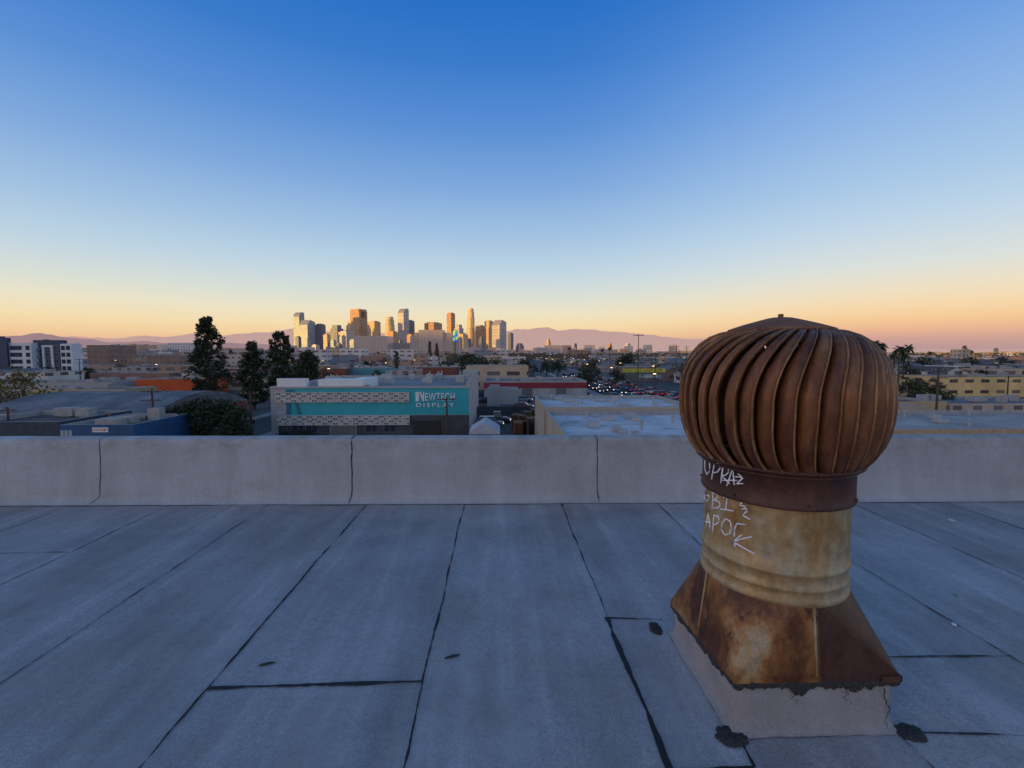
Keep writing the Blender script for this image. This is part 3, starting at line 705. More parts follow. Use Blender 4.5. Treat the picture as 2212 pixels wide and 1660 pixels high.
def lattice(px0,px1,y0,y1):
    mb=MB(); x0,x1,z1,z0=NX(px0),NX(px1),NZ(y0),NZ(y1); t=.05
    yb,yf=-.16,-.34; n=int((x1-x0)/.36); m_=int(round((z1-z0)/.36))
    mb.box(x0,x1,-.14,-.065,z0,z1,1)
    for i in range(n+1): x=x0+(x1-x0)*i/n; mb.box(x-t,x+t,yf,yb,z0,z1)
    for j in range(m_+1): z=z0+(z1-z0)*j/m_; mb.box(x0,x1,yf+.01,yb+.0,z-t,z+t)
    for i in range(n):
        for j in range(m_):
            if (i//2+j)%2==0 or R.random()<.2:
                xx=x0+(x1-x0)*(i+.5)/n; zz=z0+(z1-z0)*(j+.5)/m_; mb.box(xx-.13,xx+.13,yf+.05,yb,zz-.13,zz+.13)
    mk('lattice_screen',mb,[ML1,ML2],nb)
lattice(595,883,848,868); lattice(595,883,897,917)
mb=MB(); x0=NX(616); x1=NX(650); z0=NZ(894); z1=NZ(842); q=(x1-x0)
def prism(pts,m=0,ya=-.12,yb=-.062):
    n=len(mb.v); k=len(pts); mb.v+=[(p[0],ya,p[1]) for p in pts]+[(p[0],yb,p[1]) for p in pts]
    mb.f.append(tuple(n+i for i in range(k))); mb.m.append(m)
    for i in range(k): j=(i+1)%k; mb.f.append((n+j,n+i,n+k+i,n+k+j)); mb.m.append(m)
prism([(x0,z0),(x0+q*.3,z0),(x0+q*.3,z1),(x0,z1)],0); prism([(x0+q*.31,z1),(x0+q*.55,z1),(x0+q*.97,z0),(x0+q*.75,z0)],0)
mk('logo',mb,[simple('logo_dark_teal',(.02,.17,.22),.6),M_white],nb)
text_on(nb,'EWTECH',XA(918,NY),NY-.06,ZA(866,900,NY),XA(982,NY)-XA(918,NY),.066*17,M_white,bold=.008,depth=.12,space=1.12)
text_on(nb,'DISPLAY',XA(898,NY),NY-.06,ZA(879.5,900,NY),XA(981,NY)-XA(898,NY),.066*8.5,M_white,bold=.012,depth=.12,space=1.35)
mb=MB(); x0=NX(897); z0=NZ(867); z1=NZ(847); q=NX(916)-x0
prism([(x0,z0),(x0+q*.38,z0),(x0+q*.38,z1),(x0,z1)]); prism([(x0+q*.40,z1),(x0+q*.6,z1),(x0+q,z0),(x0+q*.8,z0)]); prism([(x0+q*.84,z0+.5),(x0+q*.98,z0+.2),(x0+q*.98,z1),(x0+q*.84,z1)])
mk('logo',mb,M_white,nb)
text_on(nb,'2600',XA(595,NY),NY-.05,ZA(895,595,NY),1.1,.38,M_white)
mb=MB(); mb.box(NX(713),NX(765),-.12,-.051,0,NZ(917)-.2)
for k in range(9): zz=.3+k*.28; mb.box(NX(713),NX(765),-.15,-.121,zz,zz+.05)
mk('roller_door',mb,M_steel,nb)
mb=MB(); mb.box(NX(713)-.2,NX(713),-.2,-.051,0,NZ(917)-.05); mb.box(NX(765),NX(765)+.2,-.2,-.051,0,NZ(917)-.05); mb.box(NX(713),NX(765),-.2,-.051,NZ(917)-.2,NZ(917)-.05); mk('door_frame',mb,M_conc,nb)
wmn=window_mesh(1.6,1.1,bars=1,frame=M_steel)
for px in (640,670,800,840): mk('window',wmn,None,nb,loc=(NX(px),-.052,1.0))
for px in (905,935):
    mb=MB(); mb.box(-1,1,-.1,0,0,2.6); mk('door',mb,M_dark,nb,loc=(NX(px),-.052,0))
for i in range(14):
    mb=MB(); s=R.uniform(.4,1.1); mb.box(-s,s,-s*.7,s*.7,.2,.8+R.random()*.6); mb.box(-s*.8,s*.8,-s*.5,s*.5,0,.2); mb.tube([(0,0,.8),(0,0,1.7)],.12,8)
    mk('rooftop_unit',mb,M_metal,nb,loc=(R.uniform(-wx*.7,wx*.9),R.uniform(6,26),zr+.03))
def bigroof(name,label,x0,x1,y0,y1,z1,mat,roofm,nunits):
    e=empty(name,((x0+x1)/2,(y0+y1)/2,GZ)); top(e,label,'building'); RECTS.append((x0-1,x1+1,y0-1,y1+1))
    a=(x1-x0)/2; b=(y1-y0)/2; h=z1-GZ
    mb=bld_mb(2*a,2*b,h,0,False,R,.45); mk('wall',mb,[mat,roofm,M_trim],e)
    for i in range(nunits):
        mb=MB(); s=R.uniform(.25,.6); hh=R.uniform(.25,.6)
        if i%3: mb.box(-s,s,-s,s,.1,hh); mb.box(-s*.85,s*.85,-s*.85,s*.85,0,.1); mb.box(-s*1.05,s*1.05,-s*1.05,s*1.05,hh,hh+.05)
        else: mb.tube([(0,0,0),(0,0,.7)],.13,10); mb.tube([(0,0,.7),(0,0,.85)],.22,10)
        mk('roof_vent' if i%3==0 else 'skylight',mb,M_metal if i%3==0 else M_roofA,e,loc=(R.uniform(-a*.85,a*.85),R.uniform(-b*.85,b*.85),h-.45))
    return e
m,nt3,bs3,out3=newmat('blotchy_white_roof'); g3=N(nt3,'ShaderNodeNewGeometry'); p3=g3.outputs['Position']
na=noisen(nt3,p3,.22,8,.75); nb3=noisen(nt3,mapping(nt3,p3,(.25,2.2,1)),1,6,.6)
c3=ramp(nt3,na,[(.34,(.30,.29,.29)),(.46,(.52,.50,.49)),(.6,(.68,.66,.64)),(.75,(.48,.46,.45))]); c3=mixc(nt3,.45,c3,ramp(nt3,nb3,[(.35,.6),(.6,1.15)]),'MULTIPLY')
L(nt3,c3,bs3.inputs['Base Color']); bs3.inputs['Roughness'].default_value=.85; M_wr=m
M_bw=simple('beige_block_wall',(.45,.38,.3),.85,0,.12,.3)
bigroof('flat_roofed_workshop','low workshop with blotchy white flat roof, vents and beige walls',5.2,27,34,50.2,-5.0,M_bw,M_wr,18)
bigroof('flat_roofed_workshop','rear workshop with white flat roof and raised parapet',5.0,22.5,50.6,64,-4.6,M_bw,M_wr,12)
bigroof('flat_roofed_workshop','pale beige low industrial building with flat roof',XA(1900,43),92,42.5,56.5,-5.9,simple('tan_block_wall',(.5,.33,.2),.85),simple('beige_roof',(.36,.31,.28),.85,0,.3,.3),16)
place('brick_building','low red brick building with brown roof',2078,2330,916,56,6,f_brick,M_roofC,3)
place('apartment_block','pale yellow two-storey apartment building with small windows',2040,2420,815,122,14,facade('yellow_stucco_facade',(.75,.52,.22),(.05,.05,.06),(.2,.18,.13),4.5,3.0,1.05,(.2,.12,.1)),M_roofC,4)
place('house','dark-roofed bungalow behind the industrial roof',1955,2050,868,84,9,f_tan,M_roofC,0,False)
place('shop_building','long dark low roof before the yellow apartments',2060,2330,872,84,14,f_beige,M_roofB,5)
ms=place('striped_warehouse','grey warehouse with broad maroon stripe along its parapet',1046,1268,823,126,18,f_blank,M_roofB,6)
hh=HH[ms.name]; wq=(XA(1268,126)-XA(1046,126))/2
mb=MB(); mb.box(-wq,wq,-.12,-.003,hh-2.1,hh-.5); mb.box(-wq-.1,-wq-.003,-.12,18,hh-2.1,hh-.5)
mk('maroon_stripe',mb,simple('maroon_paint',(.25,.02,.04),.6),ms,loc=(0,-9,0))
for k in range(6):
    mb=MB(); mb.box(-1.4,1.4,-.08,0,0,2.4); mk('roller_door',mb,M_roofA if k%2 else M_steel,ms,loc=(-wq+2.5+k*(2*wq-5)/5,-9.003,0))
place('warehouse','light grey shed with white roof beside the yard',1052,1120,842,103,8,f_blank,M_roofA,2)
place('shop_building','cream low shop behind the billboard',1290,1360,822,175,12,f_beige,M_roofA,3)
place('shop_building','yellow low store on the main street',1358,1422,806,245,14,f_tan,M_roofA,2)
bbY=160; x0,x1=XA(1345,bbY),XA(1437,bbY); z1,z0=ZA(797,1390,bbY),ZA(822,1390,bbY)
bb=empty('billboard',((x0+x1)/2,bbY,GZ)); top(bb,'wide roadside billboard with yellow header on steel posts','billboard')
a=(x1-x0)/2
mb=MB(); mb.box(-a,a,0,.4,z0-GZ,z1-GZ); mk('panel',mb,simple('billboard_print',(.12,.13,.12),.7,0,.5,.5),bb)
mb=MB(); mb.box(-a,a,-.04,-.003,z1-GZ-1.2,z1-GZ); hd=mk('header',mb,simple('billboard_yellow',(.7,.62,.06),.7),bb)
me=text_mesh('START YOUR CAREER RIGHT!',2*a*.9,.7,.03); me.materials.clear(); me.materials.append(M_dark); mk('lettering',me,None,hd,loc=(-a*.9,-.07,z1-GZ-.95))
me=text_mesh('1-888-42',a*1.0,1.2,.03); me.materials.clear(); me.materials.append(M_white); mk('lettering',me,None,bb,loc=(-a*.2,-.03,z0-GZ+.8))
for s in (-.6,0,.6):
    mb=MB(); mb.tube([(a*s,.7,0),(a*s,.7,z1-GZ-.5)],.2,8); mk('post',mb,M_steel,bb)
tY=57; x0,x1=XA(1013,tY),XA(1080,tY); tn=empty('canopy_tent',((x0+x1)/2,tY+2,GZ)); top(tn,'small white peaked canopy tent in the yard','tent')
a=(x1-x0)/2; za=ZA(912,1045,tY)-GZ; ze=ZA(932,1045,tY)-GZ
mb=MB(); mb.quad((-a,-2.5,ze),(0,-2.5,za),(0,2.5,za),(-a,2.5,ze)); mb.quad((0,-2.5,za),(a,-2.5,ze),(a,2.5,ze),(0,2.5,za)); mb.tri((-a,-2.5,ze),(a,-2.5,ze),(0,-2.5,za)); mb.quad((-a,-2.5,ze),(a,-2.5,ze),(a,-2.5,ze-.3),(-a,-2.5,ze-.3))
mk('canopy',mb,simple('canopy_fabric',(.5,.5,.52),.8,0,.15,1),tn)
for sx_ in (-1,1):
    for sy_ in (-1,1): mb=MB(); mb.tube([(sx_*a*.96,sy_*2.4,0),(sx_*a*.96,sy_*2.4,ze)],.05,6); mk('leg',mb,M_steel,tn)
def pallet_mesh(n):
    mb=MB()
    for k in range(n):
        z=k*.15; rx=R.uniform(-.05,.05); ry=R.uniform(-.05,.05)
        for j in range(6): mb.box(-.6+rx,.6+rx,-.6+ry+j*.21,-.6+ry+j*.21+.12,z+.11,z+.135)
        for j in (-.55,0,.5): mb.box(j+rx,j+.06+rx,-.6+ry,.6+ry,z,z+.11)
    return mb.mesh('pallet_stack',[M_pallet])
pm=[pallet_mesh(n) for n in (12,8,16)]
for i in range(34):
    px=R.uniform(1112,1168); Y=R.uniform(69,86)
    o=mk('pallet_stack',pm[i%3],None,loc=(XA(px,Y),Y,GZ),rot=R.uniform(-.3,.3)); top(o,'stack of brown timber pallets in the yard','pallet stack','pallet stacks in the yard')
M_fence=simple('yard_fence',(.07,.07,.075),.8)
for (x0,y0,x1,y1) in ((XA(1018,88),88,XA(1172,88),88),(4.2,66,4.2,88)):
    mb=MB(); n=int(hypot(x1-x0,y1-y0)/2.5)
    for i in range(n+1):
        x=x0+(x1-x0)*i/n; y=y0+(y1-y0)*i/n; mb.box(x-.05,x+.05,y-.05,y+.05,0,2.2)
    if x0!=x1: mb.box(x0,x1,y0+.06,y0+.10,.1,2.0)
    else: mb.box(x0+.06,x0+.10,y0,y1,.1,2.0)
    top(mk('yard_fence',mb,M_fence,loc=(0,0,GZ)),'dark solid panel fence round the storage yard','fence')
RECTS.append((-6,5,60,100))
tp=MB(); x0,x1=XA(1925,60),XA(1980,60)
rows=[[(x0+(x1-x0)*i/8,60+j*.8,ZA(924,1950,60)-GZ-.7*abs(i/8-.4)+.12*noise.noise(Vector((i,j,0)))) for i in range(9)] for j in range(6)]
tp.loft(rows,0,False)
for i,j in ((0,0),(8,0),(0,5),(8,5)): q=rows[j][i]; tp.tube([(q[0],q[1],0),q],.05,5)
top(mk('tarpaulin_shelter',tp,simple('blue_tarpaulin',(.01,.06,.5),.5),loc=(0,0,GZ)),'bright blue tarpaulin shelter on thin poles','shelter')

# ================================================================ CONCRETE BLOCKS + SKYLINE
M_cc=facade('cold_store_concrete',(.46,.38,.33),(.36,.30,.26),(.40,.33,.28),14,60,.4,(.4,.38,.36),.12)
M_cc2=facade('office_slab_concrete',(.38,.33,.30),(.12,.12,.14),(.2,.19,.2),5,4,1.15,(.35,.33,.32),.12)
place('concrete_block_building','blank beige concrete cold-storage block',767,838,726,900,50,M_cc,M_roofA,3,par_h=1.5)
cb=empty('stepped_concrete_building',(XA(937,900),900,GZ)); top(cb,'large stepped beige concrete industrial building with few openings','building'); RECTS.append((XA(885,900),XA(992,900),890,960))
for p0,p1,yt,dy,m_ in ((887,905,727,6,M_cc2),(905,958,713,0,M_cc),(958,979,719,4,M_cc),(979,992,731,8,M_cc2),(895,903,719,8,M_cc)):
    Y=900+dy; x0,x1=XA(p0,Y),XA(p1,Y); h=ZA(yt,937,Y)-GZ; mk('wing',bld_mb(x1-x0,40,h,2),[m_,M_roofA,M_trim],cb,loc=((x0+x1)/2-cb.location.x,dy+20,0))
m,nt2,bs2,out2=newmat('led_screen'); tcn=N(nt2,'ShaderNodeTexCoord'); vo=N(nt2,'ShaderNodeTexVoronoi'); vo.inputs['Scale'].default_value=.12; L(nt2,tcn.outputs['Object'],vo.inputs['Vector'])
e=ramp(nt2,vo.outputs['Distance'],[(.2,(.5,.7,.05)),(.4,(.02,.3,.35)),(.7,(.01,.08,.7))]); L(nt2,e,bs2.inputs['Base Color']); L(nt2,e,bs2.inputs['Emission Color']); bs2.inputs['Emission Strength'].default_value=.7
mb=MB(); x0,x1=XA(979.5,893),XA(989,893); z0,z1=ZA(738,985,893),ZA(715,985,893); mb.box(x0,x1,-1,0,z0,z1,0); mb.box(x0-.4,x1+.4,.0,1.2,z0-.4,z1+.4,1); mb.box((x0+x1)/2-1,(x0+x1)/2+1,.2,1.2,GZ,z0-.4,1)
top(mk('digital_billboard',mb,[m,M_steel],loc=(0,893,0)),'tall lit digital billboard in blue, green and yellow','billboard')

def tw(name,wall,g1,g2,bw,bh,mo,metal=.5,hz=.05,gr=.5): return facade(name,wall,g1,g2,bw,bh,mo,(.3,.3,.3),hz,.7,gr,metal)
T_gold=tw('tower_pale_stone',(.85,.68,.36),(.5,.38,.18),(.68,.5,.25),8,300,1.1,0)
T_gold2=tw('tower_tan_grid',(.78,.60,.32),(.18,.14,.10),(.5,.36,.18),7,9,1.1,.2)
T_blue=tw('tower_blue_glass',(.20,.28,.34),(.22,.30,.34),(.34,.40,.40),9,12,.6,.25)
T_dark=tw('tower_dark_glass',(.06,.09,.14),(.10,.13,.17),(.16,.18,.20),8,200,.7,.3)
T_brown=tw('tower_brown_granite',(.62,.38,.18),(.16,.09,.06),(.4,.25,.12),7,10,1.2,.2)
T_white=tw('tower_white_band',(.72,.64,.50),(.25,.27,.32),(.42,.42,.42),60,9,1.2,.2)
THE=radians(48)
def tower(px0,px1,yt,mat,kind='box',Y=None,label='',rot=None):
    Y=Y or R.uniform(2900,3300); bear=atan(((px0+px1)/2-CX)/F)+PSI; th=THE-bear
    Wd=(XA(px1,Y)-XA(px0,Y))*cos(bear); h=ZA(yt,(px0+px1)/2,Y)-GZ; s=Wd/(cos(THE)+sin(THE)); a=s/2; mb=MB()
    if kind=='box':
        mb.box(-a,a,-a,a,0,h-6); mb.box(-a*.7,a*.7,-a*.7,a*.7,h-6,h)
    elif kind=='step':
        mb.box(-a,a,-a,a,0,h*.72); mb.box(-a*.82,a*.82,-a*.82,a*.82,h*.72,h*.88); mb.box(-a*.55,a*.55,-a*.6,a*.6,h*.88,h)
    elif kind=='arch':
        mb.box(-a,a,-a,a,0,h*.80); mb.box(-a,-a*.55,-a,a,h*.80,h*.95); mb.box(a*.55,a,-a,a,h*.80,h*.95); mb.box(-a,a,-a*.9,a*.9,h*.95,h); mb.box(-a*.5,a*.5,-a*.2,a*.2,h*.8,h*.95)
    elif kind=='curve':
        n=10
        rings=[[(-a,-a,0),(a,-a,0),(a,a,0),(-a,a,0)]]
        rings.append([(-a,-a,h*.86),(a,-a,h*.93),(a,a,h*.93),(-a,a,h*.86)])
        for i in range(1,n+1):
            t=i/n; xx=-a+2*a*.75*(1-cos(t*pi/2)); zz=h*.86+h*.14*sin(t*pi/2)
            rings.append([(xx,-a,zz),(a,-a,h*.93+h*.05*t),(a,a,h*.93+h*.05*t),(xx,a,zz)])
        mb.loft(rings,0,True,True)
    elif kind=='round':
        n=20
        mb.loft([[(rr_*a*cos(2*pi*j/n)*1.3,rr_*a*sin(2*pi*j/n)*1.3,z) for j in range(n)] for rr_,z in ((1,0),(1,h*.55),(.93,h*.56),(.93,h*.78),(.84,h*.79),(.84,h*.92),(.7,h*.925),(.7,h),(.01,h))],0,True)
    elif kind=='wedge':
        mb.box(-a,a,-a,a,0,h*.85); mb.loft([[(-a,-a,h*.85),(a,-a,h*.85),(a,a,h*.85),(-a,a,h*.85)],[(-a*.2,-a,h),(a,-a,h*.94),(a,a,h*.94),(-a*.2,a,h)]],0,True,True)
    o=mk('skyscraper',mb,[mat],loc=((XA(px0,Y)+XA(px1,Y))/2,Y,GZ),rot=th)
    top(o,label,'skyscraper','towers of the downtown skyline')
tower(637,661,675,T_blue,'curve',2950,'slim blue glass tower with curved top')
tower(648,684,692,T_blue,'wedge',2850,'broad blue glass tower with slanted crown')
tower(683,706,700,T_dark,'box',2900,'dark glass tower with golden side')
tower(713,747,703,T_dark,'step',2860,'dark glass tower with stepped top')
tower(748,772,695,T_gold2,'step',3000,'tan stepped office tower downtown')
tower(759,796,669,T_brown,'arch',3200,'tall tan tower with open frame crown')
tower(796,824,694,T_gold2,'box',3050,'sunlit tan office tower downtown')
tower(832,856,685,T_gold,'round',2980,'golden sunlit rounded stone tower')
tower(861,885,667,T_white,'curve',3150,'tall pale tower with curved sail-shaped crown')
tower(872,897,692,T_dark,'box',3300,'dark glass office tower downtown')
tower(918,956,697,T_brown,'box',3250,'wide brown granite office tower')
tower(966,984,676,T_brown,'box',3100,'narrow brown granite tower downtown')
tower(980,1004,702,T_white,'step',3000,'pale banded stepped office tower')
tower(1009,1027,667,T_gold,'round',3150,'tallest cylindrical stone tower with stepped crown')
tower(1027,1048,703,T_brown,'box',3100,'brown mid-height granite tower')
tower(1047,1066,693,T_gold2,'box',3200,'tan sunlit slab tower downtown')
tower(1063,1094,692,T_white,'wedge',3050,'pale grey office tower with slanted crown')
tower(1097,1109,719,T_dark,'box',3000,'slim dark glass residential tower')
tower(700,716,722,T_gold2,'box',2700,'short tan office tower downtown'); tower(733,765,716,T_white,'box',2750,'pale short banded office tower')
tower(838,862,716,T_brown,'box',2600,'brown mid-rise granite tower'); tower(988,1012,722,T_gold2,'box',2500,'tan mid-rise office tower downtown')
tower(1240,1246,742,T_dark,'box',3000,'slim dark distant lone tower'); tower(1311,1322,742,T_brown,'step',2600,'distant brown stepped lone tower'); tower(1178,1190,733,T_gold2,'step',2700,'distant golden stepped civic tower')
tower(1348,1362,742,T_white,'box',2300,'distant pale mid-rise office tower'); tower(1114,1132,742,T_dark,'step',2600,'distant dark mid-rise office tower')
tower(2143,2154,752,T_dark,'box',3000,'lone distant tower on the plain')
for i in range(34):
    px=R.uniform(610,1110); wd=R.uniform(8,20); tower(px,px+wd,R.uniform(722,750),R.choice([T_gold2,T_white,T_brown,T_dark,T_blue]),R.choice(['box','box','step']),R.uniform(2000,2700),'mid-rise block below the downtown towers')
place('civic_building','broad lit beige hall with stepped roof',1178,1232,746,1900,60,M_cc2,M_roofA,3)

# ================================================================ GENERIC CITY
pal=[]
for i,(wc,rf) in enumerate([((.45,.42,.38),(.40,.40,.42)),((.33,.30,.28),(.22,.22,.23)),((.56,.53,.49),(.5,.5,.52)),((.25,.13,.09),(.2,.17,.15)),((.50,.34,.18),(.28,.22,.19)),
    ((.2,.22,.25),(.3,.3,.32)),((.62,.60,.57),(.34,.33,.33)),((.34,.20,.13),(.13,.1,.09)),((.12,.2,.28),(.25,.25,.27)),((.5,.38,.26),(.16,.1,.08))]):
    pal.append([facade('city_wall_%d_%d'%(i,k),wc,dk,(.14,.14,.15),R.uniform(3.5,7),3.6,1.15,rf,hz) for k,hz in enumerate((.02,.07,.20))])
def clash(x0,x1,y0,y1):
    for r in RECTS:
        if x0<r[1] and x1>r[0] and y0<r[3] and y1>r[2]: return True
    return False
cnt=0; Y=72.0; CR=random.Random(21); trees_spots=[]
far=[MB() for _ in pal]
while Y<5200:
    lim=1.22*Y+30; x=-lim+CR.uniform(0,20); sc_=1+max(0,(Y-500))/1500
    dmax=(CR.uniform(13,20) if Y<700 else CR.uniform(18,30))*min(sc_,2)
    while x<lim:
        w_=CR.uniform(9,30)*sc_; d_=dmax*CR.uniform(.6,.95)
        res=(x>50 and CR.random()<.6) or CR.random()<.12
        if res: w_=CR.uniform(9,14)*sc_
        h_=CR.uniform(3.3,5.0) if res else CR.choice([4.2,4.8,5.5,6,7,8])*CR.uniform(.9,1.15)
        if not res and Y>230 and CR.random()<(.16 if x<60 else .03): h_=CR.uniform(9,16)
        if Y>700: h_+=CR.random()*3
        if Y>1000 and -1600<x<500 and CR.random()<.10: h_=CR.uniform(14,32)
        lim_h=12.6-(790-760)/F*Y
        if Y<125: lim_h=12.6-(848-760)/F*Y; res=False
        if Y<330 and h_>lim_h: h_=max(3.0,min(h_,lim_h))
        if not clash(x-1,x+w_+1,Y-1,Y+d_+1) and abs(x+w_/2)/Y<1.25:
            ci=CR.randrange(len(pal))
            if Y<560 and cnt<270:
                rm=(M_roofC,M_roofB)[ci%2] if res else (M_roofA,M_roofB,M_roofB,M_roofC,M_roofB)[ci%5]
                o=mk('house' if res else 'low_rise_building',bld_mb(w_,d_,h_,0 if res else CR.randint(1,5),res,CR),[pal[ci][0 if Y<250 else 1],rm,M_trim],loc=(x+w_/2,Y+d_/2,GZ))
                top(o,'small gabled house in the city blocks' if res else 'flat-roofed low commercial building with rooftop units','house' if res else 'building','houses of the city' if res else 'low commercial buildings of the city'); cnt+=1
            else:
                far[ci].box(x,x+w_,Y,Y+d_,GZ,GZ+h_,0 if Y<1100 else 1,False)
                if CR.random()<.5: far[ci].box(x+w_*.3,x+w_*.5,Y+d_*.3,Y+d_*.6,GZ+h_,GZ+h_+2,0 if Y<1100 else 1,False)
        trees_spots.append((x+w_+CR.uniform(0,3),Y+CR.uniform(-3,d_)))
        x+=w_+CR.uniform(1.5,7)*sc_+(9*sc_ if CR.random()<.12 else 0)
    Y+=dmax+(CR.choice([2,3,10]) if Y<700 else CR.uniform(6,25))
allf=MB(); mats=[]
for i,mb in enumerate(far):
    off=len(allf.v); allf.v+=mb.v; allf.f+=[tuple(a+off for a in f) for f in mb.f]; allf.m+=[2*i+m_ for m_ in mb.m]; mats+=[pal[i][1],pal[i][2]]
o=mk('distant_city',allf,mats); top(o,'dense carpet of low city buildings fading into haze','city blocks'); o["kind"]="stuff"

# ================================================================ TREES
def leafmat(name,a,b,hz=0):
    m,nt,bs,out=newmat(name); oi=N(nt,'ShaderNodeTexCoord'); n=noisen(nt,oi.outputs['Object'],.9,4)
    L(nt,ramp(nt,n,[(.35,a),(.65,b)]),bs.inputs['Base Color']); bs.inputs['Roughness'].default_value=.8; haze(nt,bs,out,hz); return m
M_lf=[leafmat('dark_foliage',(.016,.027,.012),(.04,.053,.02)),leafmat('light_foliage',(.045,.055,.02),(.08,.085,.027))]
M_ly=[leafmat('warm_lit_olive_foliage',(.10,.08,.018),(.17,.13,.03)),leafmat('warm_lit_yellow_foliage',(.20,.15,.03),(.34,.24,.05))]  # warm evening light painted into the leaf colours of one tree
M_lh=[leafmat('hazy_dark_foliage',(.02,.03,.018),(.045,.055,.028),.04),leafmat('hazy_light_foliage',(.05,.055,.025),(.08,.08,.035),.04)]
M_bark=simple('bark',(.09,.06,.04),.9,0,.3,4)
def crown(clumps,nleaf,size,rng,flat=1.0):
    mb=MB()
    for (x,y,z,r) in clumps:
        for _ in range(nleaf):
            while True:
                d=Vector((rng.uniform(-1,1),rng.uniform(-1,1),rng.uniform(-1,1)))
                if .1<d.length<1: break
            d=d.normalized()*(.35+.65*rng.random()**.6)
            p=Vector((x,y,z))+Vector((d.x*r,d.y*r,d.z*r*flat)); s=size*rng.uniform(.5,1.2)
            u=Vector((rng.uniform(-1,1),rng.uniform(-1,1),rng.uniform(-.6,.6))).normalized(); v=u.cross(Vector((rng.uniform(-1,1),rng.uniform(-1,1),rng.uniform(-1,1)))).normalized()
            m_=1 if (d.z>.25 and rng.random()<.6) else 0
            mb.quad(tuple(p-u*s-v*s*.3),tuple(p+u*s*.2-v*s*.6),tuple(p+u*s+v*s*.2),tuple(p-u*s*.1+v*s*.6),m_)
    return mb
def pine(Yt,px,ytop,wpx,label,seed,low=.12,leaf=38,wide=1.0):
    rng=random.Random(seed); X=XA(px,Yt); H=ZA(ytop,px,Yt)-GZ; Rm=wpx/F*Yt/2*1.2
    e=empty('pine_tree',(X,Yt,GZ)); top(e,label,'tree')
    mb=MB(); tp=[(0,0,0),(.1,.05,H*.3),(-.1,0,H*.6),(0,0,H*.95)]; mb.tube(tp,[.38,.3,.2,.05],8)
    cl=[]
    n=int(H*11)
    for i in range(n):
        t=low+(1-low)*(i+rng.random())/n
        env=(min(1,(t-low)/.13+.5))*((1-((t-.32)/.72)**2) if t>.32 else 1)**.65*(.86+.5*noise.noise(Vector((t*9,seed,0))))
        a=rng.uniform(0,2*pi); r=Rm*env*rng.uniform(.2,1.0)**.8; z=H*t
        cl.append((r*cos(a),r*sin(a),z,rng.uniform(.6,1.3)*(1.1-.5*t)*wide))
        if i%3==0: mb.tube([(0,0,z-.6),(r*.8*cos(a),r*.8*sin(a),z)],[.07,.02],4)
    cl.append((0,0,H-.5,.5))
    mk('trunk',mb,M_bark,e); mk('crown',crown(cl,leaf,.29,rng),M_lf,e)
    return e
pine(112,451,688,74,'tall dense conifer tree towering above the warehouses',1,.08,48)
pine(100,546,742,54,'slender dark conifer tree beside the street',2,.12,46)
pine(124,608,719,68,'tall dark conifer behind the teal-fronted building',3,.08,48)
pine(122,664,762,60,'rounded dark conifer behind the teal-fronted building',4,.08,48,1.4)
pine(420,929,738,10,'slim dark cypress in front of concrete building',5,.05,14); pine(420,944,742,10,'slim dark cypress in front of concrete building',6,.05,14); pine(300,857,760,14,'dark conifer among low roofs',7,.05,14)
def round_mesh(seed,H=6.5,Rm=2.9,ncl=34,nl=34,size=.26,low=.32):
    rng=random.Random(seed); cl=[]
    for i in range(ncl):
        a=rng.uniform(0,2*pi); t=rng.random(); r=Rm*sqrt(rng.random())*sin(pi*(.15+.8*t))**.7; cl.append((r*cos(a),r*sin(a),H*(low+(1-low)*t*.93),rng.uniform(.6,1.15)*Rm/2.9))
    tb=MB(); tb.tube([(0,0,0),(.1,0,H*.3),(0,.1,H*.6)],[.2*Rm/2.9,.16*Rm/2.9,.06],7)
    for c in cl[::4]: tb.tube([(.05,0,H*.3),(c[0]*.8,c[1]*.8,c[2])],[.07,.02],4)
    return tb.mesh('trunk',[M_bark]),crown(cl,nl,size,rng)
def tree_at(x,y,tm,cm,label,s=1,rot=0,group=None,name='street_tree'):
    e=empty(name,(x,y,GZ),rot); e.scale=(s,s,s); top(e,label,'shrub' if name=='shrub' else 'tree',group)
    mk('trunk',tm,None,e); mk('crown',cm,None,e)
for i,(px,Y,s) in enumerate(((345,59.5,.86),(380,61,.94),(416,60,1.04),(452,60.5,1.08),(486,61.5,1.02),(506,59,.88))):
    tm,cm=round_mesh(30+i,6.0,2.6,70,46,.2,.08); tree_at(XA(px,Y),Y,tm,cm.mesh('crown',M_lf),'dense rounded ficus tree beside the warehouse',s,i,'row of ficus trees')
tm,cm=round_mesh(50,6.8,3.4,58,26,.2,.28); tree_at(XA(34,73),73,tm,cm.mesh('crown',M_ly),'street tree with warm light coloured into its leaves behind the dark workshop',1.4)
tm,cm=round_mesh(51,3,1.6,20,36,.16,.05); cmm=cm.mesh('crown',M_lf)
for i,px in enumerate((608,640,660)): tree_at(XA(px,64.6),64.4,tm,cmm,'low shrub against the grey lower wall',.55,i,'shrubs along the facade',name='shrub')
vars_=[]
for i in range(5):
    tm,cm=round_mesh(60+i,R.uniform(5.5,7.5),R.uniform(2.6,3.8),26,26,.34); vars_.append((tm,cm.mesh('crown',M_lf),cm.mesh('crown',M_lh)))
TR=random.Random(5); nt_c=0
def free(x,y,r=1.5): return not clash(x-r,x+r,y-r,y+r)
sel=[s for s in trees_spots if s[1]<520 and abs(s[0])/s[1]<1.2]; TR.shuffle(sel)
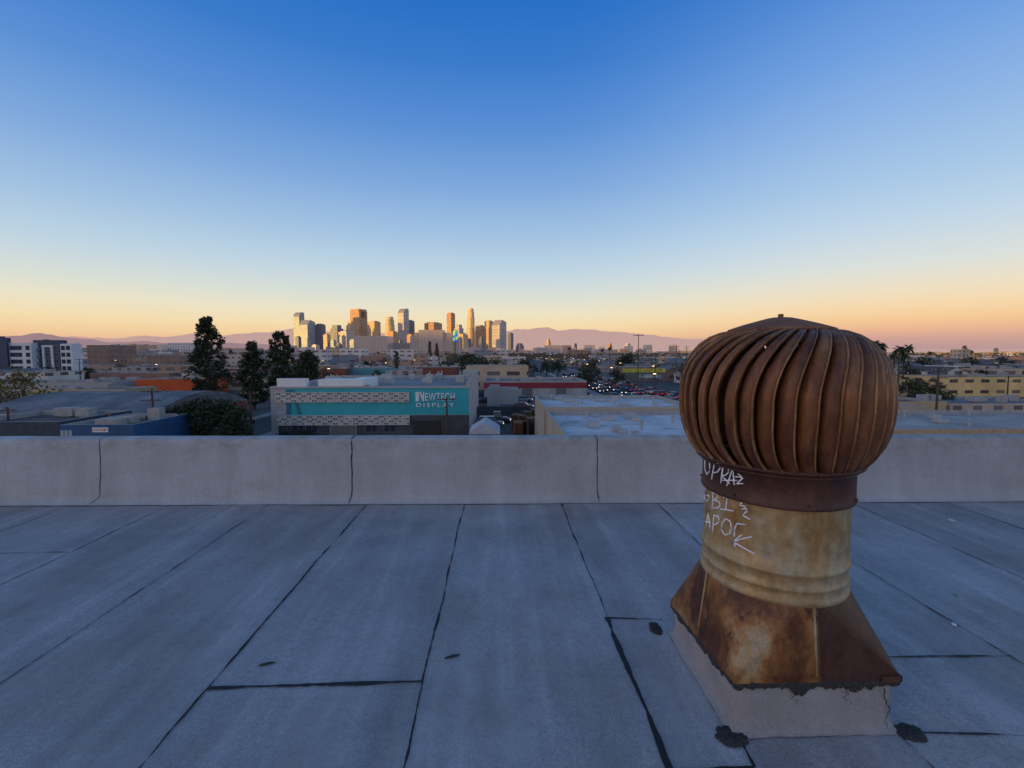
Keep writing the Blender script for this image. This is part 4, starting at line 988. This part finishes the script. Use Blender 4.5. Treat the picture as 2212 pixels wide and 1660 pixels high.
for (x,y) in sel:
    if nt_c>=190: break
    if x<-20 and TR.random()<.35: continue
    if not free(x,y) or y<95: continue
    v=vars_[TR.randrange(5)]; s=TR.uniform(.6,1.15)
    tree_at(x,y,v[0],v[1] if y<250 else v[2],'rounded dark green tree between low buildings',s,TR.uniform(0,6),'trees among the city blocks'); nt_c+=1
for (px,Y,s) in ((1000,200,1.6),(1020,190,1.7),(1045,195,1.5),(1068,200,1.4),(1125,210,1.3),(1140,205,1.3),(1180,215,1.3),(1205,220,1.3),(960,220,1.2),(1262,165,1.2),(1278,160,1.1),(1330,150,1.0),(1275,200,1.4),
                 (1965,115,.8),(2000,110,.8),(2030,112,.7),(1958,140,1.2),(2100,240,1.4),(2170,260,1.4),(1990,210,1.5),(815,160,.9),(880,150,.9),(712,150,1.0),(1350,260,1.7),(1358,262,1.6),(1985,96,.6),(2040,97,.6)):
    v=vars_[int(px)%5]; tree_at(XA(px,Y),Y,v[0],v[1],'broad dark green tree beside low roofs',s,px,'trees among the city blocks')
mb=MB()
for i in range(3000):
    y=TR.uniform(520,900) if i%2 else TR.uniform(700,4200); x=TR.uniform(-1.2,1.2)*y
    if x<0 and TR.random()<.35: continue
    H=TR.uniform(6,12); Rr=TR.uniform(2.5,6)
    for k in range(16):
        a=TR.uniform(0,6.28); r=Rr*TR.random()**.5; z=GZ+H*(.3+.7*TR.random()*(1-.3*r/Rr)); s=Rr*.4*TR.uniform(.6,1.2)
        px_,py_=x+r*cos(a),y+r*sin(a)
        mb.quad((px_-s,py_+TR.uniform(-s,s),z-s*.5),(px_+s*.3,py_,z-s*.7),(px_+s,py_+TR.uniform(-s,s),z+s*.3),(px_-s*.2,py_,z+s*.7),TR.randrange(2))
o=mk('distant_trees',mb,M_lh); top(o,'scattered dark tree canopy across the far city','trees'); o["kind"]="stuff"
def palm_meshes(seed,H):
    rng=random.Random(seed); t=MB(); t.tube([(0,0,0),(.15,0,H*.4),(.05,.1,H*.75),(0,0,H)],[.28,.2,.17,.2],8)
    c=MB()
    for k in range(34):
        a=rng.uniform(0,6.28); el_=rng.uniform(-.7,1.2); ln_=rng.uniform(1.6,2.3); pts=[]
        for i in range(6):
            u=i/5; r=ln_*u*cos(el_)+.1; z=H+ln_*u*sin(el_)-1.2*u*u
            pts.append((r*cos(a),r*sin(a),z))
        for i in range(5):
            w0=.28*sin(pi*min(1,(i+.3)/5.5)); w1=.28*sin(pi*min(1,(i+1.3)/5.5)); p,q=pts[i],pts[i+1]; sx_,sy_=-sin(a),cos(a)
            for sg in (-1,1): c.quad(p,q,(q[0]+sg*sx_*w1,q[1]+sg*sy_*w1,q[2]-w1*.6),(p[0]+sg*sx_*w0,p[1]+sg*sy_*w0,p[2]-w0*.6),rng.randrange(2))
    return t.mesh('trunk',[M_bark]),c.mesh('crown',M_lf)
pv=[palm_meshes(1,13.5),palm_meshes(2,11)]
for i,(px,Y,s) in enumerate(((1941,125,1.0),(1952,133,1.04),(1960,150,1.06),(1931,140,1.04),(2081,420,1.3),(2095,430,1.2),(1900,150,1.1),(1300,420,1.3),(1316,430,1.2),(1230,520,1.5),(1890,180,1.2),(2006,300,1.1),(500,330,1.0))):
    tm,cm=pv[i%2]; tree_at(XA(px,Y),Y,tm,cm,'tall slender palm tree with drooping crown',s,i,'palm trees of the city',name='palm_tree')

# ================================================================ POLES, LAMPS, CARS
def pole(px,Y,ytop,label,arms=2,col=M_wood,rad=.15,group=None):
    H=ZA(ytop,px,Y)-GZ; e=empty('utility_pole',(XA(px,Y),Y,GZ)); top(e,label,'utility pole',group)
    mb=MB(); mb.tube([(0,0,0),(.03,0,H*.5),(0,0,H)],[rad*1.2,rad,rad*.7],8); mk('pole_shaft',mb,col,e)
    for k in range(arms):
        z=H-.4-k*1.1; mb=MB(); mb.box(-1.25,1.25,-rad-.12,-rad*.8,z,z+.13); mk('crossarm',mb,col,e)
        for xx in (-1.15,-.6,.6,1.15): mb=MB(); mb.tube([(xx,-rad,z+.13),(xx,-rad,z+.33)],.05,6); mk('insulator',mb,M_metal,e)
    return (XA(px,Y),Y,GZ+H-.1)
pp={}
pp[1]=pole(325,58,840,'tall dark wooden utility pole by the ficus trees'); pole(230,57,892,'short orange-brown wooden pole beside the blue workshop',0,M_pallet)
pole(9,56,880,'dark wooden utility pole beside the warm-coloured tree',1); pp[2]=pole(538,65.2,845,'wooden utility pole at the street corner'); pp[3]=pole(1378,110,722,'very tall wooden utility pole on the main street',1,rad=.12)
pp[4]=pole(2028,66,796,'brown wooden utility pole with crossarms',3); pole(964,64.3,858,'wooden pole in front of the teal facade',1); pole(1172,67,868,'wooden pole beside the storage yard',1)
pole(172,150,775,'distant wooden utility pole'); pole(1415,150,768,'wooden utility pole along the main street'); pole(1318,215,768,'wooden utility pole along the main street'); pole(1460,190,748,'wooden utility pole with two crossarms'); pole(1482,230,748,'wooden utility pole along the main street')
pole(2075,130,800,'distant wooden utility pole'); pole(2180,110,812,'distant wooden utility pole'); pole(590,140,760,'distant wooden utility pole',2); pole(760,140,785,'distant wooden utility pole',2)
def wire(a,b,sag=.8,off=0):
    mb=MB(); mb.tube([(a[0]+(b[0]-a[0])*t+off,a[1]+(b[1]-a[1])*t,a[2]+(b[2]-a[2])*t-4*sag*t*(1-t)) for t in [i/12 for i in range(13)]],.018,4)
    top(mk('power_line',mb,M_black),'thin black overhead power line between poles','power line','overhead power lines')
for o_ in (-1.1,.9): wire(pp[1],pp[2],.8,o_)
for o_ in (-1.1,.9): wire(pp[4],(XA(2075,130),130,GZ+9),1.2,o_)
M_lamp=simple('lit_lamp',(1,.62,.25),.4,0,0,1,0,0,6)
ls=MB(); ls.tube([(0,0,0),(0,0,7.8)],[.12,.07],8); ls.tube([(0,0,7.8),(.6,0,8.2),(1.8,0,8.3)],.05,6); lsm=ls.mesh('lamp_post',[M_steel])
lh=MB(); lh.box(1.6,2.3,-.15,.15,8.2,8.36); lhm=lh.mesh('lamp_head',[M_metal]); lg=MB(); lg.box(1.7,2.2,-.12,.12,8.12,8.195); lgm=lg.mesh('lamp_light',[M_lamp])
for i,(x,y,r) in enumerate([(29,90+35*k,0) for k in range(8)]+[(49,100+38*k,pi) for k in range(7)]+[(-46.5,120+60*k,0) for k in range(4)]+[(-120,160,0),(-200,240,1),(-90,230,0),(150,220,2),(230,300,1),(300,420,0),(120,380,0),(-330,420,0),(-60,480,0),(20,520,0),(420,500,1),(180,600,1),(260,700,1)]):
    e=empty('street_lamp',(x,y,GZ),r); top(e,'tall steel street lamp with glowing amber head','street lamp','street lamps of the city')
    mk('lamp_post',lsm,None,e); mk('lamp_head',lhm,None,e); mk('lamp_light',lgm,None,e)
M_car=objcol('car_paint'); M_hl=simple('headlight_glass',(1,.93,.8),.3,0,0,1,0,0,2.5); M_tl=simple('taillight_glass',(.7,.02,.01),.3,0,0,1,0,0,1.2)
def ringc(y,hw,z0,z1): return [(-hw*.96,y,z0),(hw*.96,y,z0),(hw,y,z0+(z1-z0)*.5),(hw*.93,y,z1),(-hw*.93,y,z1),(-hw,y,z0+(z1-z0)*.5)]
def car_parts(k):
    hh=(1.45,1.75,2.0)[k]; bl=(.92,1.05,1.1)[k]
    b=MB(); b.loft([ringc(*r) for r in ((-2.28,.72,.38,.66),(-2.15,.84,.24,.80),(-1.25,.91,.2,bl-.03),(.2,.92,.2,bl),(1.6,.91,.2,bl),(2.1,.87,.24,bl-.04),(2.28,.8,.36,bl-.2))],0,True,True)
    g=MB(); y0,y1,y2,y3=((-1.2,-.5,.95,1.65),(-1.3,-.7,1.7,2.05),(-1.0,-.5,.7,.95))[k]
    def rg(y,hw,z): return [(-hw,y,bl-.02),(hw,y,bl-.02),(hw*.82,y+0,z),(-hw*.82,y,z)]
    g.loft([[(-.86,y0,bl-.02),(.86,y0,bl-.02),(.85,y0+.03,bl),(-.85,y0+.03,bl)],rg(y1,.88,hh-.07),rg(y2,.88,hh-.07),[(-.86,y3,bl-.02),(.86,y3,bl-.02),(.85,y3-.03,bl),(-.85,y3-.03,bl)]],0,True,True)
    r=MB(); r.box(-.71,.71,y1-.02,y2+.02,hh-.069,hh)
    wv=MB()
    wv.loft([[(xx,.33*cos(2*pi*j/16),.33*sin(2*pi*j/16)) for j in range(16)] for xx in (-.1,.1)],0,True,True)
    hl=MB(); hl.box(-.16,.16,-.03,.03,-.07,.07)
    return dict(body=b.mesh('body',[M_car]),window=g.mesh('windows',[M_glass]),roof=r.mesh('roof',[M_car]),wheel=wv.mesh('wheel',[M_black]),hl=hl.mesh('headlight',[M_hl]),tl=hl.mesh('taillight',[M_tl]))
CP=[car_parts(k) for k in range(3)]
cc=[((.6,.6,.6),'white'),((.03,.03,.035),'black'),((.25,.26,.28),'silver'),((.3,.02,.02),'red'),((.04,.08,.2),'blue'),((.12,.12,.13),'grey')]
def car(x,y,rot,k,ci):
    c,nm_=cc[ci]; e=empty('car',(x,y,GZ+.03),rot); top(e,nm_+' '+('sedan','van','pickup truck')[k]+' on the street asphalt',('car','van','pickup truck')[k],'cars on the streets')
    p=CP[k]
    for nm2,me in (('body',p['body']),('window',p['window']),('roof',p['roof'])):
        o=mk(nm2,me,None,e); o.color=(*c,1)
    for sx_ in (-.84,.84):
        for sy_ in (-1.45,1.4): mk('wheel',p['wheel'],None,e,loc=(sx_,sy_,.33))
        mk('headlight',p['hl'],None,e,loc=(sx_*.72,-2.26,.62)); mk('taillight',p['tl'],None,e,loc=(sx_*.76,2.28,.72))
CC=random.Random(3)
for lane,rot in ((31.2,0),(33,0),(36.6,0),(41.2,pi),(45,pi),(46.9,pi)):
    y=84+CC.uniform(0,10)
    while y<230:
        if CC.random()<.78: car(lane+CC.uniform(-.2,.2),y,rot,CC.choice([0,0,1,0,2]),CC.randrange(6))
        y+=CC.uniform(6,12)
for (x,y,r,k,ci) in ((XA(486,64),64,.0,0,0),(-44,72,0,1,1),(-44,79,0,0,2),(-37,90,pi,0,1),(XA(1075,80),80,1.5,2,1),(XA(1058,76),76,1.6,1,2),(XA(1085,92),92,1.5,0,0),(XA(1100,94),94,1.5,1,5),(XA(1130,100),100,1.4,0,3),(-3,112,1.57,0,1),(6,114,1.57,0,2),(16,113,1.57,1,0)):
    car(x,y,r,k,ci)
